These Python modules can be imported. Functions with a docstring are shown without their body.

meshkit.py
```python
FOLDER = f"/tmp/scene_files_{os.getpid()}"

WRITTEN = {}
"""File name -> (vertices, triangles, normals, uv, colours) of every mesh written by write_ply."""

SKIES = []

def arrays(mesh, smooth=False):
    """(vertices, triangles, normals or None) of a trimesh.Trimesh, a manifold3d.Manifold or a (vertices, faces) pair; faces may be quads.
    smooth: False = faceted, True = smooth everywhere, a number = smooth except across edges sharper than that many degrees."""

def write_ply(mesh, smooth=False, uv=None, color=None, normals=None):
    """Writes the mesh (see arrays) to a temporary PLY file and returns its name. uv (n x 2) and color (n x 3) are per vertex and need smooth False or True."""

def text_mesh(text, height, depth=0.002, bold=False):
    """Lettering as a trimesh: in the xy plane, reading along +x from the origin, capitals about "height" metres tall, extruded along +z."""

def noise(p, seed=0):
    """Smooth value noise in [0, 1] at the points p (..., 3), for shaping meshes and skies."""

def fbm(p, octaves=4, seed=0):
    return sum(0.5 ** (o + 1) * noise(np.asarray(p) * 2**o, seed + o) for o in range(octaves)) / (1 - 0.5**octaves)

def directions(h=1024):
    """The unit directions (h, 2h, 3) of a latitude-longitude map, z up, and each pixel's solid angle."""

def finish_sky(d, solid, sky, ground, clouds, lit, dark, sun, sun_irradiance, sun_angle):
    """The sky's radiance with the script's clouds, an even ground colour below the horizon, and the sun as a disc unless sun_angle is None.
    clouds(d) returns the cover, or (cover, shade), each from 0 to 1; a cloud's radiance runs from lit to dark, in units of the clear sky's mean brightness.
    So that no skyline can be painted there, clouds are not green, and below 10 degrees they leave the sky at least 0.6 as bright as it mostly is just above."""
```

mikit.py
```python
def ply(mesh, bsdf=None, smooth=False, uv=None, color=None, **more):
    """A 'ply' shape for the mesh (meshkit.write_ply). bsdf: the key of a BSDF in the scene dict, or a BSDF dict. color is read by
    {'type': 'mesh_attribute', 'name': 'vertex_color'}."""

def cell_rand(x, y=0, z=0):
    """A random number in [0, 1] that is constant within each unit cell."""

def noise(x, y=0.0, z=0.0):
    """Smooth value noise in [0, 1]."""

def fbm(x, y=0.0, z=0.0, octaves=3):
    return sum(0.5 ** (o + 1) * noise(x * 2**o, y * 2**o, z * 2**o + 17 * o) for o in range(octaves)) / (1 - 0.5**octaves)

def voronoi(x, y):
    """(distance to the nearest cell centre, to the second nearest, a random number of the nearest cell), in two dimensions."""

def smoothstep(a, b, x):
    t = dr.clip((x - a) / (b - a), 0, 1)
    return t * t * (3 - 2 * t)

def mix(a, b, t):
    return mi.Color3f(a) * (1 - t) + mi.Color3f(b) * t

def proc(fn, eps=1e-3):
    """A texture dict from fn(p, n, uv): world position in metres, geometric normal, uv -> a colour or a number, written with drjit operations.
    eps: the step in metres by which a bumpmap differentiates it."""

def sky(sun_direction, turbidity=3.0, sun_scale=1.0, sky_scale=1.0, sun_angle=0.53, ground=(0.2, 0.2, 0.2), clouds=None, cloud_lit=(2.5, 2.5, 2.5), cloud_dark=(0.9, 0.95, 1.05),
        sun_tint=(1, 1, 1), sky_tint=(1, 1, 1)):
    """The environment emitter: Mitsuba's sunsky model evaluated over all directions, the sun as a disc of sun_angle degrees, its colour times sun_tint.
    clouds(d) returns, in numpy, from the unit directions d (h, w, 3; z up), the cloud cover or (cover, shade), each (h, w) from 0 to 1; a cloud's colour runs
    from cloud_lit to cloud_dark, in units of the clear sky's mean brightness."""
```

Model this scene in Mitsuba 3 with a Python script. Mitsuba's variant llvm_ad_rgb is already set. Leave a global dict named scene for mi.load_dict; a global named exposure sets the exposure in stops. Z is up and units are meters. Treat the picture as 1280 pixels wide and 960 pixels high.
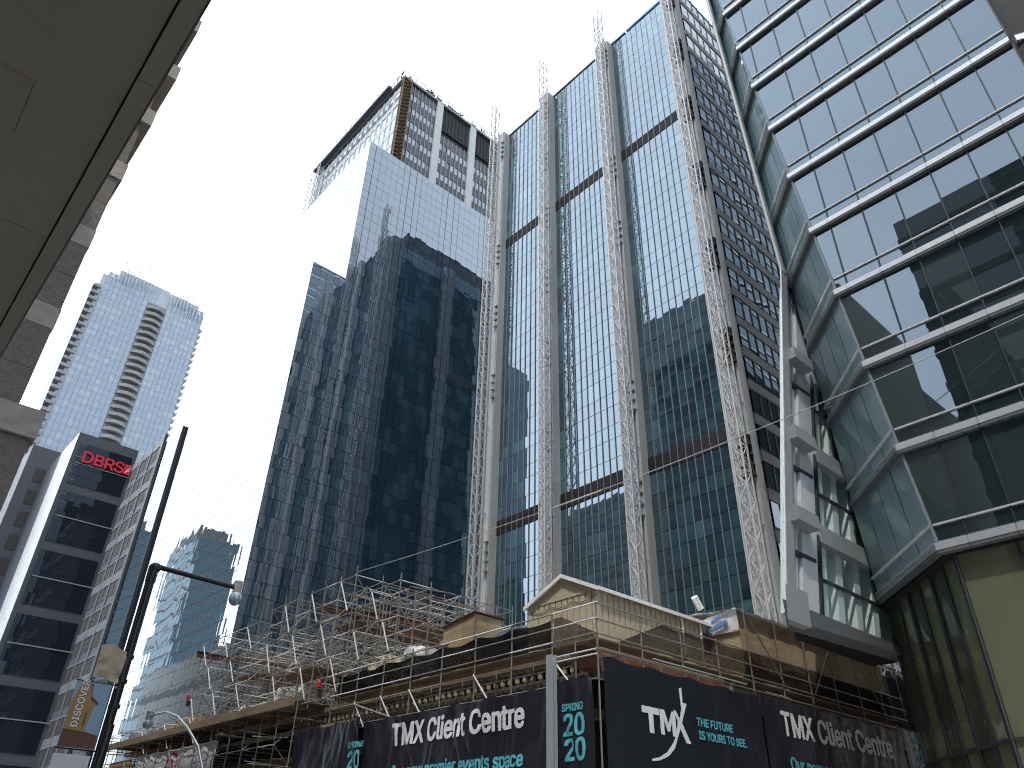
import math, random
import numpy as np, trimesh, drjit as dr, mitsuba as mi
import mikit, meshkit
from mikit import proc, noise, fbm, cell_rand, smoothstep, mix

T = mi.ScalarTransform4f
rng = np.random.default_rng(7)
random.seed(7)
scene, labels = {}, {}

# ------------------------------------------------------------------ camera, light, exposure
FOC, CAM = 934.5, np.array([0.0, 0.0, 1.6])
_y, _p, _r = np.radians([48.457, 32.843, 1.373])
FW = np.array([math.cos(_p) * math.cos(_y), math.cos(_p) * math.sin(_y), math.sin(_p)])
_rt = np.cross(FW, [0, 0, 1]); _rt /= np.linalg.norm(_rt); _up = np.cross(_rt, FW)
RT = math.cos(_r) * _rt + math.sin(_r) * _up
UP = -math.sin(_r) * _rt + math.cos(_r) * _up
scene['camera'] = {'type': 'perspective', 'fov': math.degrees(2 * math.atan(640 / FOC)), 'fov_axis': 'x', 'near_clip': 0.05, 'far_clip': 4000.0,
                   'to_world': T().look_at(origin=CAM.tolist(), target=(CAM + FW).tolist(), up=UP.tolist())}


def veil(d):
    """a bright thin overcast, slightly thinner overhead"""
    n = meshkit.noise(d * 2.3, 3) * .6 + meshkit.noise(d * 6.1, 5) * .4
    bank = np.clip(.5 + .62 * (d[..., 0] * .36 + d[..., 1] * .86 + d[..., 2] * .25), 0, 1)   # the bright bank of haze that fills the view
    return np.clip(.30 + .72 * bank + .4 * (n - .45), 0, 1), np.clip(.55 * n + .25 - .6 * bank, 0, 1)


SUN = (-.42, -.27, .87)
scene['sky_light'] = mikit.sky(SUN, turbidity=3.5, sun_scale=.85, clouds=veil, cloud_lit=(12.6, 13.6, 14.8), cloud_dark=(7.6, 8.8, 10.4), sun_tint=(.88, 1.0, 1.16))
exposure = 1.0


# ------------------------------------------------------------------ materials
def rgb(*c):
    return {'type': 'rgb', 'value': list(c)}


def mat(name, **k):
    scene['m_' + name] = {'type': 'twosided', 'b': k}


def pr(name, col, rough=.6, metallic=0.0, spec=.5, **k):
    mat(name, type='principled', base_color=rgb(*col) if isinstance(col, tuple) else col, roughness=rough, metallic=metallic, specular=spec, **k)


def glass(name, interior, ior, tint=(1, 1, 1)):
    mat(name, type='plastic', int_ior=ior, diffuse_reflectance=rgb(*interior), specular_reflectance=rgb(*tint))


TB = (.73, .87, 1.0)
glass('tower_glass', (.008, .022, .030), 3.2, TB)
glass('tower_glass_mid', (.016, .045, .056), 3.2, TB)
glass('tower_glass_blind', (.035, .085, .09), 3.2, TB)
glass('mirror_glass', (.010, .022, .036), 3.4, (.84, .925, 1.0))
glass('mirror_side', (0.0, 0.0, 0.0), 6.0, (.94, .98, 1.0))
glass('mirror_glass_mid', (.018, .034, .05), 3.4, (.84, .925, 1.0))
glass('zig_glass', (.018, .030, .030), 2.55, (.72, .86, 1.0))
glass('zig_glass_mid', (.034, .05, .047), 2.55, (.72, .86, 1.0))
glass('facet_glass', (.27, .37, .40), 2.1, (.85, .95, 1.0))
glass('teal_glass', (.42, .60, .62), 2.2, (.8, .95, 1.0))
glass('shop_glass', (.15, .16, .095), 1.7)
glass('shop_glass_dark', (.065, .075, .05), 1.7)
glass('home_glass', (.24, .29, .35), 2.6, (.8, .9, 1.0))
glass('home_glass_pale', (.29, .34, .39), 2.6, (.85, .93, 1.0))
glass('dark_glass', (.010, .014, .024), 1.9, (.8, .9, 1.0))
glass('night_glass', (.010, .014, .022), 1.6)
glass('rear_glass', (.03, .07, .085), 1.7, (.8, .95, 1.0))
glass('rear_glass_pale', (.07, .14, .15), 1.7, (.8, .95, 1.0))
glass('old_glass', (.02, .024, .03), 2.3, (.85, .92, 1.0))
pr('aluminium', (.62, .62, .62), .45, .25)
pr('home_frame', (.42, .47, .53), .5)
pr('mast_metal', (.55, .55, .55), .5, .2)
pr('fascia', (.62, .63, .65), .35, .5)
pr('mullion_dark', (.05, .055, .065), .4, .4)
pr('mullion', (.22, .24, .27), .45, .1)
pr('joint', (.012, .014, .018), .7)
pr('louver', (.035, .030, .032), .6)
pr('grey_panel', (.20, .22, .24), .5)
pr('band_grey', (.13, .135, .145), .5)
pr('slate_panel', (.062, .068, .085), .45)
pr('pale_panel', (.50, .53, .54), .5)
pr('link_metal', (.33, .34, .355), .45, .15)
pr('pillar', (.24, .235, .25), .45, .2)
pr('pale_fin', (.50, .60, .59), .5)
pr('dark_soffit', (.11, .115, .12), .6)
pr('blue_trim', (.08, .22, .5), .5)
pr('navy_dark', (.03, .026, .03), .8)
pr('navy', (.02, .045, .11), .5)
pr('rust', (.10, .045, .03), .8)
pr('bracket', (.045, .036, .03), .8)
pr('steel', (.42, .42, .41), .42, .7)
pr('tube', (.24, .22, .195), .5, .35)
pr('tube_bright', (.72, .72, .72), .4, .35)
pr('galvanised', (.50, .53, .55), .45, .5)
pr('black_paint', (.012, .011, .012), .35)
pr('white_paint', (.78, .78, .77), .5)
pr('white_roof', (.86, .85, .83), .5)
pr('red', (.45, .02, .03), .5)
pr('sign_red', (.62, .02, .05), .4)
pr('banner', (.011, .013, .021), .42, spec=.5)
pr('letter_white', (.70, .71, .73), .55)
pr('letter_cyan', (.10, .42, .50), .55)
pr('white_sheet', (.62, .62, .63), .7)
pr('blue_print', (.13, .25, .46), .6)
pr('orange_print', (.34, .20, .075), .6)
pr('brown_print', (.13, .055, .03), .7)
pr('sky_print', (.24, .36, .47), .6)
pr('canvas', (.45, .38, .26), .9)
pr('cornice', (.34, .29, .22), .85)
pr('dark_room', (.02, .018, .016), .9)
pr('asphalt', proc(lambda p, n, uv: mix((.04, .04, .042), (.075, .073, .07), fbm(p.x * .7, p.y * .7, 0.0, 4))), .85)
pr('paving', proc(lambda p, n, uv: mix((.34, .33, .32), (.46, .45, .43), fbm(p.x * 1.3, p.y * 1.3, 0.0, 4))), .85)
pr('paint_line', (.7, .7, .66), .6)


def _conc(p, n, uv):
    s = fbm(p.x * .5 + p.y * .5, p.y * .4, p.z * .12, 4)
    g = noise(p.x * 9, p.y * 9, p.z * 9)
    streak = fbm(p.x * 2.2 + p.y * 2.2, 3.0, p.z * .07, 3)
    return mix((.22, .225, .23), (.46, .465, .47), dr.clip(.25 + .45 * s + .2 * g + .3 * (streak - .5), 0, 1))


def _gran(p, n, uv):
    g = noise(p.x * 26, p.y * 26, p.z * 26)
    h = fbm(p.x * 3, p.y * 3, p.z * 3, 3)
    return mix((.09, .075, .06), (.24, .20, .165), dr.clip(.75 * g + .35 * h - .1, 0, 1))


def _ply(p, n, uv):
    s = fbm(p.x * 1.2 + p.y * 1.2, p.z * 9, 4.0, 4)
    w = cell_rand(dr.floor((p.x + p.y) / 1.22), 0, 3)
    st = fbm(p.x * .9, p.y * .9, p.z * .8, 4)
    return mix((.24, .16, .09), (.52, .41, .28), dr.clip(s * .6 + .3 * w + .5 * (st - .35), 0, 1))


def _soff(p, n, uv):
    s = fbm(p.x * 1.1, p.y * 1.1, 2.0, 5)
    d = noise(p.x * 30, p.y * 30, 1.0)
    return mix((.33, .29, .24), (.43, .38, .32), dr.clip(.7 * s + .25 * d, 0, 1))


def _old(p, n, uv):
    s = fbm(p.x * .9, p.y * .9, p.z * .9, 4)
    return mix((.19, .185, .18), (.36, .355, .35), s)


pr('concrete', proc(_conc), .8)
pr('concrete_pale', proc(lambda p, n, uv: _conc(p, n, uv) * .6 + .30), .8)
pr('granite', proc(_gran), .6)
pr('plywood', proc(_ply), .8)
pr('soffit', proc(_soff), .75)
pr('old_stone', proc(_old), .8)
pr('pale_stone', proc(lambda p, n, uv: mix((.30, .26, .22), (.46, .41, .36), fbm(p.x * 4, p.y * 4, p.z * 4, 3))), .7)
pr('tan_siding', proc(lambda p, n, uv: mix((.46, .395, .275), (.55, .475, .345), fbm(p.x * .8 + p.y * .8, 1.0, p.z * .35, 4))), .7)
pr('deck_wood', proc(lambda p, n, uv: mix((.10, .07, .045), (.26, .19, .12), fbm(p.x * 2, p.y * .7, p.z, 4))), .85)
pr('brick', proc(lambda p, n, uv: mix((.15, .06, .035), (.28, .13, .08), cell_rand(p.x * 4, p.z * 12, p.y * 4))), .85)
scene['m_net'] = {'type': 'mask', 'opacity': .8, 'b': {'type': 'twosided', 'b': {'type': 'diffuse', 'reflectance': rgb(.018, .016, .016)}}}
scene['m_net_thin'] = {'type': 'mask', 'opacity': .55, 'b': {'type': 'twosided', 'b': {'type': 'diffuse', 'reflectance': rgb(.06, .055, .05)}}}

# ------------------------------------------------------------------ mesh helpers
BOXF = np.array([[0, 2, 3], [0, 3, 1], [4, 5, 7], [4, 7, 6], [0, 1, 5], [0, 5, 4], [2, 6, 7], [2, 7, 3], [0, 4, 6], [0, 6, 2], [1, 3, 7], [1, 7, 5]])


class MB:
    def __init__(s):
        s.v, s.f, s.n = [], [], 0

    def add(s, v, f):
        v = np.asarray(v, float)
        s.v.append(v); s.f.append(np.asarray(f, int) + s.n); s.n += len(v)
        return s

    def box(s, x0, x1, y0, y1, z0, z1):
        return s.add([[x, y, z] for x in (x0, x1) for y in (y0, y1) for z in (z0, z1)], BOXF)

    def hexa(s, p):  # 4 bottom points, 4 top points
        return s.add(p, [[0, 2, 1], [0, 3, 2], [4, 5, 6], [4, 6, 7], [0, 1, 5], [0, 5, 4], [1, 2, 6], [1, 6, 5], [2, 3, 7], [2, 7, 6], [3, 0, 4], [3, 4, 7]])

    def bar(s, a, b, w, h, up=(0, 0, 1)):
        a, b = np.asarray(a, float), np.asarray(b, float)
        d = b - a; d /= np.linalg.norm(d)
        u = np.cross(d, up)
        if np.linalg.norm(u) < 1e-6: u = np.cross(d, (1, 0, 0))
        u /= np.linalg.norm(u); t = np.cross(u, d)
        c = [i * u * w / 2 + j * t * h / 2 for i, j in ((-1, -1), (1, -1), (1, 1), (-1, 1))]
        return s.hexa([a + k for k in c] + [b + k for k in c])

    def tube(s, a, b, r, n=6):
        a, b = np.asarray(a, float), np.asarray(b, float)
        d = b - a; L = np.linalg.norm(d)
        if L < 1e-6: return s
        d /= L
        u = np.cross(d, (0, 0, 1) if abs(d[2]) < .9 else (1, 0, 0)); u /= np.linalg.norm(u); t = np.cross(d, u)
        an = np.arange(n) * 2 * np.pi / n
        ring = np.cos(an)[:, None] * u + np.sin(an)[:, None] * t
        i = np.arange(n); j = (i + 1) % n
        f = np.vstack([np.stack([i, j, j + n], 1), np.stack([i, j + n, i + n], 1), np.stack([i * 0 + 2 * n, j, i], 1), np.stack([i * 0 + 2 * n + 1, i + n, j + n], 1)])
        return s.add(np.vstack([a + ring * r, b + ring * r, [a, b]]), f)

    def poly(s, pts, r, n=6):
        for a, b in zip(pts[:-1], pts[1:]): s.tube(a, b, r, n)
        return s

    def sphere(s, c, r, sub=2, sc=(1, 1, 1)):
        m = trimesh.creation.icosphere(subdivisions=sub, radius=1.0)
        return s.add(m.vertices * r * np.array(sc) + np.array(c), m.faces)

    def mesh(s, m):
        return s.add(m.vertices, m.faces)

    def get(s):
        return np.vstack(s.v), np.vstack(s.f)


def key_for(name):
    if name not in scene and not any(k.startswith(name + '__') for k in (scene if '__' not in name else ())) and name not in labels:
        return name
    i = _cnt.get(name, 0) + 1
    while f'{name}_{i:03d}' in scene or f'{name}_{i:03d}' in labels: i += 1
    _cnt[name] = i
    return f'{name}_{i:03d}'


_cnt = {}


def thing(name, label, cat, group=None):
    k = key_for(name)
    labels[k] = {'label': label, 'category': cat}
    if group: labels[k]['group'] = group
    return k


def part(parent, name, mb, m, smooth=False, stuff=False, label=None):
    if mb.n == 0: return None
    k = key_for(f'{parent}__{name}')
    scene[k] = mikit.ply(mb.get(), 'm_' + m, smooth=smooth)
    if stuff: labels.setdefault(k, {})['kind'] = 'stuff'
    if label: labels.setdefault(k, {})['label'] = label
    return k


def single(name, mb, m, label, cat, group=None, smooth=False):
    k = thing(name, label, cat, group)
    scene[k] = mikit.ply(mb.get(), 'm_' + m, smooth=smooth)
    return k


def struct(name, mb, m):
    scene[name] = mikit.ply(mb.get(), 'm_' + m)
    labels[name] = {'kind': 'structure'}


def pixels(c, size):
    """rough size in pixels of a piece of the place, to choose which pieces become entries of their own"""
    d = np.asarray(c, float) - CAM; z = d @ FW
    if z < .5: return 0.0
    x, y = FOC * (d @ RT) / z, FOC * (d @ UP) / z
    return FOC * size / z if abs(x) < 655 and abs(y) < 495 else 0.0


def many(parent, name, items, limit=300, smooth=False):
    """items: (mb, material, centre, size); the largest in view become entries, the rest one part per material, kind stuff"""
    ranked = sorted(range(len(items)), key=lambda i: -pixels(items[i][2], items[i][3]))
    own = set(i for i in ranked[:limit] if pixels(items[i][2], items[i][3]) > 0)
    rest = {}
    for i, (mb, m, c, sz) in enumerate(items):
        if i in own: part(parent, name, mb, m, smooth)
        else: rest.setdefault(m, MB()).add(*mb.get())
    for m, mb in rest.items(): part(parent, name, mb, m, smooth, stuff=True)


def pane(p00, p10, p11, p01, n, th=.03, tilt=.0016, bulge=.0022):
    """a glass pane: four front corners (counter-clockwise seen from outside), outward normal; slightly tilted and pillowed as real panes are"""
    P = np.array([p00, p10, p11, p01], float); n = np.asarray(n, float)
    c = P.mean(0); u, v = P[1] - P[0], P[3] - P[0]
    a, b = rng.normal(0, tilt, 2)
    off = [a * ((p - c) @ u) / np.linalg.norm(u) + b * ((p - c) @ v) / np.linalg.norm(v) for p in P]
    F = P + np.array(off)[:, None] * n
    e = (P.mean(0) + n * bulge * rng.normal(.5, 1) * min(np.linalg.norm(u), np.linalg.norm(v)))
    mb = MB().add(np.vstack([F, [e]]), [[0, 1, 4], [1, 2, 4], [2, 3, 4], [3, 0, 4]])
    B = P - n * th
    for i in range(4):
        j = (i + 1) % 4
        mb.add([F[i], B[i], B[j], F[j]], [[0, 1, 2], [0, 2, 3]])
    return mb


def ypane(x, y0, y1, z0, z1, **k):  # on a face looking to -x
    return pane((x, y1, z0), (x, y0, z0), (x, y0, z1), (x, y1, z1), (-1, 0, 0), **k)


def xpane(y, x0, x1, z0, z1, **k):  # on a face looking to -y
    return pane((x0, y, z0), (x1, y, z0), (x1, y, z1), (x0, y, z1), (0, -1, 0), **k)


# ------------------------------------------------------------------ ground, streets, pavements
struct('ground', MB().box(-1500, 1500, -1500, 1500, -1.0, 0.0), 'asphalt')
for x0, x1, y0, y1 in ((-120, 2.6, -120, 26), (-120, 3.2, 26.2, 260), (15.2, 130, 14.6, 260), (15.2, 130, -120, 14.4)):
    k = key_for('pavement'); struct(k, MB().box(x0, x1, y0, y1, .001, .14), 'paving')
mb = MB()
for i in range(-8, 30): mb.box(8.9, 9.05, i * 6.0, i * 6.0 + 3, .004, .008)
struct('road_marking', mb, 'paint_line')


# ------------------------------------------------------------------ main tower being reclad (bays between concrete columns)
MT = thing('glass_tower', 'tall blue glass tower with pale concrete columns and dark louvre bands, behind the tan shed', 'building')
X, Y0, Y1, ZR = 56.0, 29.6, 67.2, 109.0
part(MT, 'wall', MB().box(X + .12, 96, Y0 + .12, Y1 - .1, 0, ZR - .6), 'joint')
cols = [(67.0, 65.4), (56.7, 54.5), (44.3, 41.9), (31.95, 29.6)]
CP_ = 1.1   # how far the columns stand out
for a, b in cols:
    w = (a - b)
    mb = MB()
    mb.box(X - CP_ + .05, X + .1, a - .75 * w, a, 0, ZR + (.4 if b > 30 else .2))
    c1 = part(MT, 'column', mb, 'concrete_pale')
    part(MT, 'column', MB().box(X - CP_, X + .1, b, a - .87 * w, 0, ZR - .3), 'concrete')
    part(MT, 'groove', MB().box(X - .55, X + .1, a - .87 * w, a - .75 * w, 0, ZR - .6), 'dark_soffit')
    zz = 30.0
    for i in range(7):
        z0 = 30.5 + 12.0 * i
        mb = MB()
        if b < 31:
            mb.box(X - CP_ - .06, X - CP_ + .3, b + .02, a - .62 * w, z0, z0 + 3.9)
            for dz in (0, 1.0, 2.0, 3.0, 3.9): mb.box(X - CP_ - .5, X - CP_ - .05, b - .05, a - .5 * w, z0 + dz, z0 + dz + .14)
            for k in range(5): mb.bar((X - CP_ - .48, b - .05 + .24 * k, z0), (X - CP_ - .4, b - .05 + .24 * ((k + 2) % 5), z0 + 3.9), .08, .08)
            part(MT, 'tie_bracket', mb, 'bracket')
        elif rng.random() < .85:
            mb.box(X - CP_ - .04, X - CP_ + .1, a - .9 * w, a - .7 * w, z0, z0 + 3.6)
            for dz in (0, 1.2, 2.4, 3.6): mb.box(X - CP_ - .35, X - CP_ - .02, a - .97 * w, a - .6 * w, z0 + dz, z0 + dz + .14)
            part(MT, 'tie_bracket', mb, 'steel')
items = []
LOUV = ((35.2, 37.1), (82.1, 84.0))
floors = []
z = 35.2
zs = [35.2 - 4.05 * i for i in range(9)]
rows = []
for z in zs: rows += [(z - 2.3, z), (z - 4.05, z - 2.3)]
for i in range(11): rows += [(37.1 + 4.09 * i, 37.1 + 4.09 * i + 1.7), (37.1 + 4.09 * i + 1.7, 37.1 + 4.09 * (i + 1))]
for i in range(6): rows += [(84.0 + 4.1 * i, 84.0 + 4.1 * i + 1.7), (84.0 + 4.1 * i + 1.7, 84.0 + 4.1 * (i + 1))]
for bi, (ya, yb) in enumerate(((57.75, 65.6), (45.1, 54.5), (32.55, 41.9))):
    n = int(round((yb - ya) / .93)); dy = (yb - ya) / n
    for z0, z1 in rows:
        if z1 < 9: continue
        fl = meshkit.noise(np.array([z0 * .31, bi * 3.3, 1.0]), 4)
        for j in range(n):
            r = rng.random() * .55 + .6 * fl * meshkit.noise(np.array([z0 * .2, j * .35, bi * 5.0]), 8)
            m = 'tower_glass' if r < .42 else 'tower_glass_mid' if r < .68 else 'tower_glass_blind'
            items.append((ypane(X + .06, ya + j * dy + .025, ya + (j + 1) * dy - .025, z0 + .03, z1 - .03), m, (X, ya + j * dy, (z0 + z1) / 2), z1 - z0))
    for z0, z1 in LOUV:
        mb = MB().box(X + .02, X + .1, ya, yb, z0 + .02, z1 - .02)
        for k in range(12): mb.box(X - .03, X + .02, ya, yb, z0 + .1 + k * .15, z0 + .16 + k * .15)
        part(MT, 'louvre_band', mb, 'louver')
    for j in range(1, n):
        part(MT, 'mullion', MB().box(X - .06, X + .05, ya + j * dy - .025, ya + j * dy + .025, 2, ZR - .8), 'mullion')
many(MT, 'pane', items, smooth=True)
# roof edges with blue trim
for a, b in ((32.5, 38.9), (39.2, 45.0), (45.3, 57.7), (57.9, 65.5)):
    part(MT, 'roof_trim', MB().box(X - .1, X + .4, a, b, ZR - .38, ZR - .12 + .2 * rng.random()), 'blue_trim' if a < 40 else 'mullion')
part(MT, 'roof_trim', MB().box(X + .6, 96, Y0 - .1, Y0 + .3, ZR - .55, ZR - .15), 'blue_trim')
part(MT, 'penthouse', MB().box(X + 5, 92, Y0 + 5, Y1 - 3, ZR - .6, ZR + 7), 'louver')
# the side that still has its old facade
items, sp = [], []
for i in range(28):
    z0 = 2 + 3.82 * i
    part(MT, 'spandrel', MB().box(X + .35, 95.5, Y0 - .12, Y0 + .1, z0, z0 + 1.05), 'old_stone')
    part(MT, 'shadow_gap', MB().box(X + .35, 95.5, Y0 - .02, Y0 + .1, z0 + 1.05, z0 + 1.35), 'joint')
    for j in range(26):
        x0 = X + .4 + j * 1.5
        items.append((xpane(Y0 - .03, x0 + .03, x0 + 1.47, z0 + 1.37, z0 + 3.78, tilt=.004), 'old_glass' if rng.random() < .8 else 'dark_glass', (x0, Y0, z0 + 2.5), 2.4))
        if j: sp.append((MB().box(x0 - .05, x0 + .05, Y0 - .14, Y0 - .03, z0 + 1.37, z0 + 3.8), 'mullion_dark', (x0, Y0, z0 + 2.5), 2.4))
many(MT, 'window_pane', items, 300, smooth=True)
many(MT, 'window_bar', sp, 0)
# the far side, seen only in the mirror of the next tower
items = []
for i in range(26):
    z0 = 3 + 4.05 * i
    for j in range(24):
        x0 = X + .6 + j * 1.6
        items.append((pane((x0 + 1.56, Y1, z0), (x0, Y1, z0), (x0, Y1, z0 + 3.9), (x0 + 1.56, Y1, z0 + 3.9), (0, 1, 0)), 'rear_glass' if rng.random() < .75 else 'rear_glass_pale', (x0, Y1, z0), 2))
many(MT, 'rear_pane', items, 0, smooth=True)
for x0 in (X + .1, X + 13.6, X + 27): part(MT, 'rear_column', MB().box(x0 - .5, x0 + 1.8, Y1 - .1, Y1 + 1.0, 0, ZR), 'concrete')
part(MT, 'rear_band', MB().box(X + 1.5, 95, Y1 + .0, Y1 + .08, 82.1, 84), 'louver')
part(MT, 'rear_parapet', MB().box(X + .1, 96, Y1 - .2, Y1 + .2, ZR - 4, ZR - .6), 'sky_print')


def mast(x, y, z0, z1, label, s=.95, face='-x', tie_x=None, r=.065):
    k = thing('mast_climber_track', label, 'lattice mast', 'lattice masts for the climbing work platforms')
    h = s / 2
    cs = [(x - h, y - h), (x + h, y - h), (x + h, y + h), (x - h, y + h)]
    for cx, cy in cs: part(k, 'chord', MB().box(cx - r, cx + r, cy - r, cy + r, z0, z1), 'mast_metal')
    lace = MB(); rung = MB(); pitch = 1.3; n = int((z1 - z0) / pitch)
    for i in range(n):
        za, zb = z0 + i * pitch, z0 + (i + 1) * pitch
        for q in range(4):
            a, b = cs[q], cs[(q + 1) % 4]
            if (i + q) % 2: a, b = b, a
            lace.bar((*a, za), (*b, zb), .075, .075)
            rung.bar((*cs[q], za), (*cs[(q + 1) % 4], za), .045, .045)
    part(k, 'lacing', lace, 'mast_metal', stuff=True)
    part(k, 'rung', rung, 'mast_metal', stuff=True)
    if tie_x is not None:
        for i in range(9):
            z = z0 + 8 + i * 12.0
            if z < z1 - 8:
                for e in (-1, 1): part(k, 'wall_tie', MB().bar((x + h, y + e * h, z), (tie_x, y + e * (h + .15), z), .08, .08), 'steel')
    return k


for y, zt, lab in ((30.3, 110.2, 'silver lattice mast on the corner column at the right edge of the blue tower'),
                   (42.6, 116.2, 'silver lattice mast on the third column of the blue tower, second from the right'),
                   (54.85, 116.6, 'silver lattice mast on the second column of the blue tower, third from the right'),
                   (66.9, 116.6, 'silver lattice mast in the gap between the blue tower and the mirror tower')):
    mast(X - CP_ - 1.0, y, 6.0, zt, lab, tie_x=X - CP_ + .1)

# ------------------------------------------------------------------ stepped mirror tower on the left
LT = thing('mirror_tower', 'stepped tower of smooth mirror glass panels with old dark storeys still showing above them', 'building')
YL, XA, XB, ZA, ZB = 84.0, 33.8, 39.4, 77.9, 110.0
part(LT, 'wall', MB().box(XA + .15, 92, YL + .12, 124.8, 0, ZA - .1).box(XB + .15, 92, YL + .12, 124.6, ZA - .1, ZB - .1), 'joint')
items = []
vx = [XA, 35.2, 36.4, 37.5, 38.4, 39.4, 40.7]
for q0, q1 in ((40.75, 48.2), (49.7, 57.0), (58.6, 66.2), (67.6, 75.0)): vx += ([q0] if q0 > 41 else []) + list(np.linspace(q0, q1, 7)[1:])
hz = []
z = ZB
while z > 2:
    hz += [(z - 1.75, z), (z - 4.05, z - 1.75)]; z -= 4.05
for z0, z1 in hz:
    for a, b in zip(vx[:-1], vx[1:]):
        zt = z1
        if (a + b) / 2 < XB:
            if z0 > ZA - .3: continue
            zt = min(z1, ZA)
        g = .05 if any(abs(q - w) < .06 for q in (a, b) for w in (40.7, 48.2, 49.7, 57.0, 58.6, 66.2)) else .015
        items.append((xpane(YL, a + g, b - g, z0 + .025, zt - .03, tilt=.0028, bulge=.0035), 'mirror_glass' if rng.random() < .7 else 'mirror_glass_mid', (a, YL, z0), z1 - z0))
many(LT, 'pane', items, smooth=True)
items = []
for z0, z1 in hz:
    for hi in (0, 1):
      x = (XA, XB)[hi]
      if (hi and z1 <= ZA) or (not hi and z0 >= ZA): continue
      z0_, z1_ = (max(z0, ZA), z1) if hi else (z0, min(z1, ZA))
      if z1_ - z0_ < .2: continue
      for a in np.arange(YL, 124.8, 1.5):
        b = min(a + 1.5, 124.8)
        items.append((ypane(x, a + .02, b - .02, z0_ + .02, z1_ - .02, tilt=.0018, bulge=.003), 'mirror_side', (x, a, z0), 1.5))
many(LT, 'side_pane', items, 150, smooth=True)
part(LT, 'step_roof', MB().box(XA + .1, XB + .1, YL + .1, 124.7, ZA - .1, ZA), 'mullion')
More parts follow.
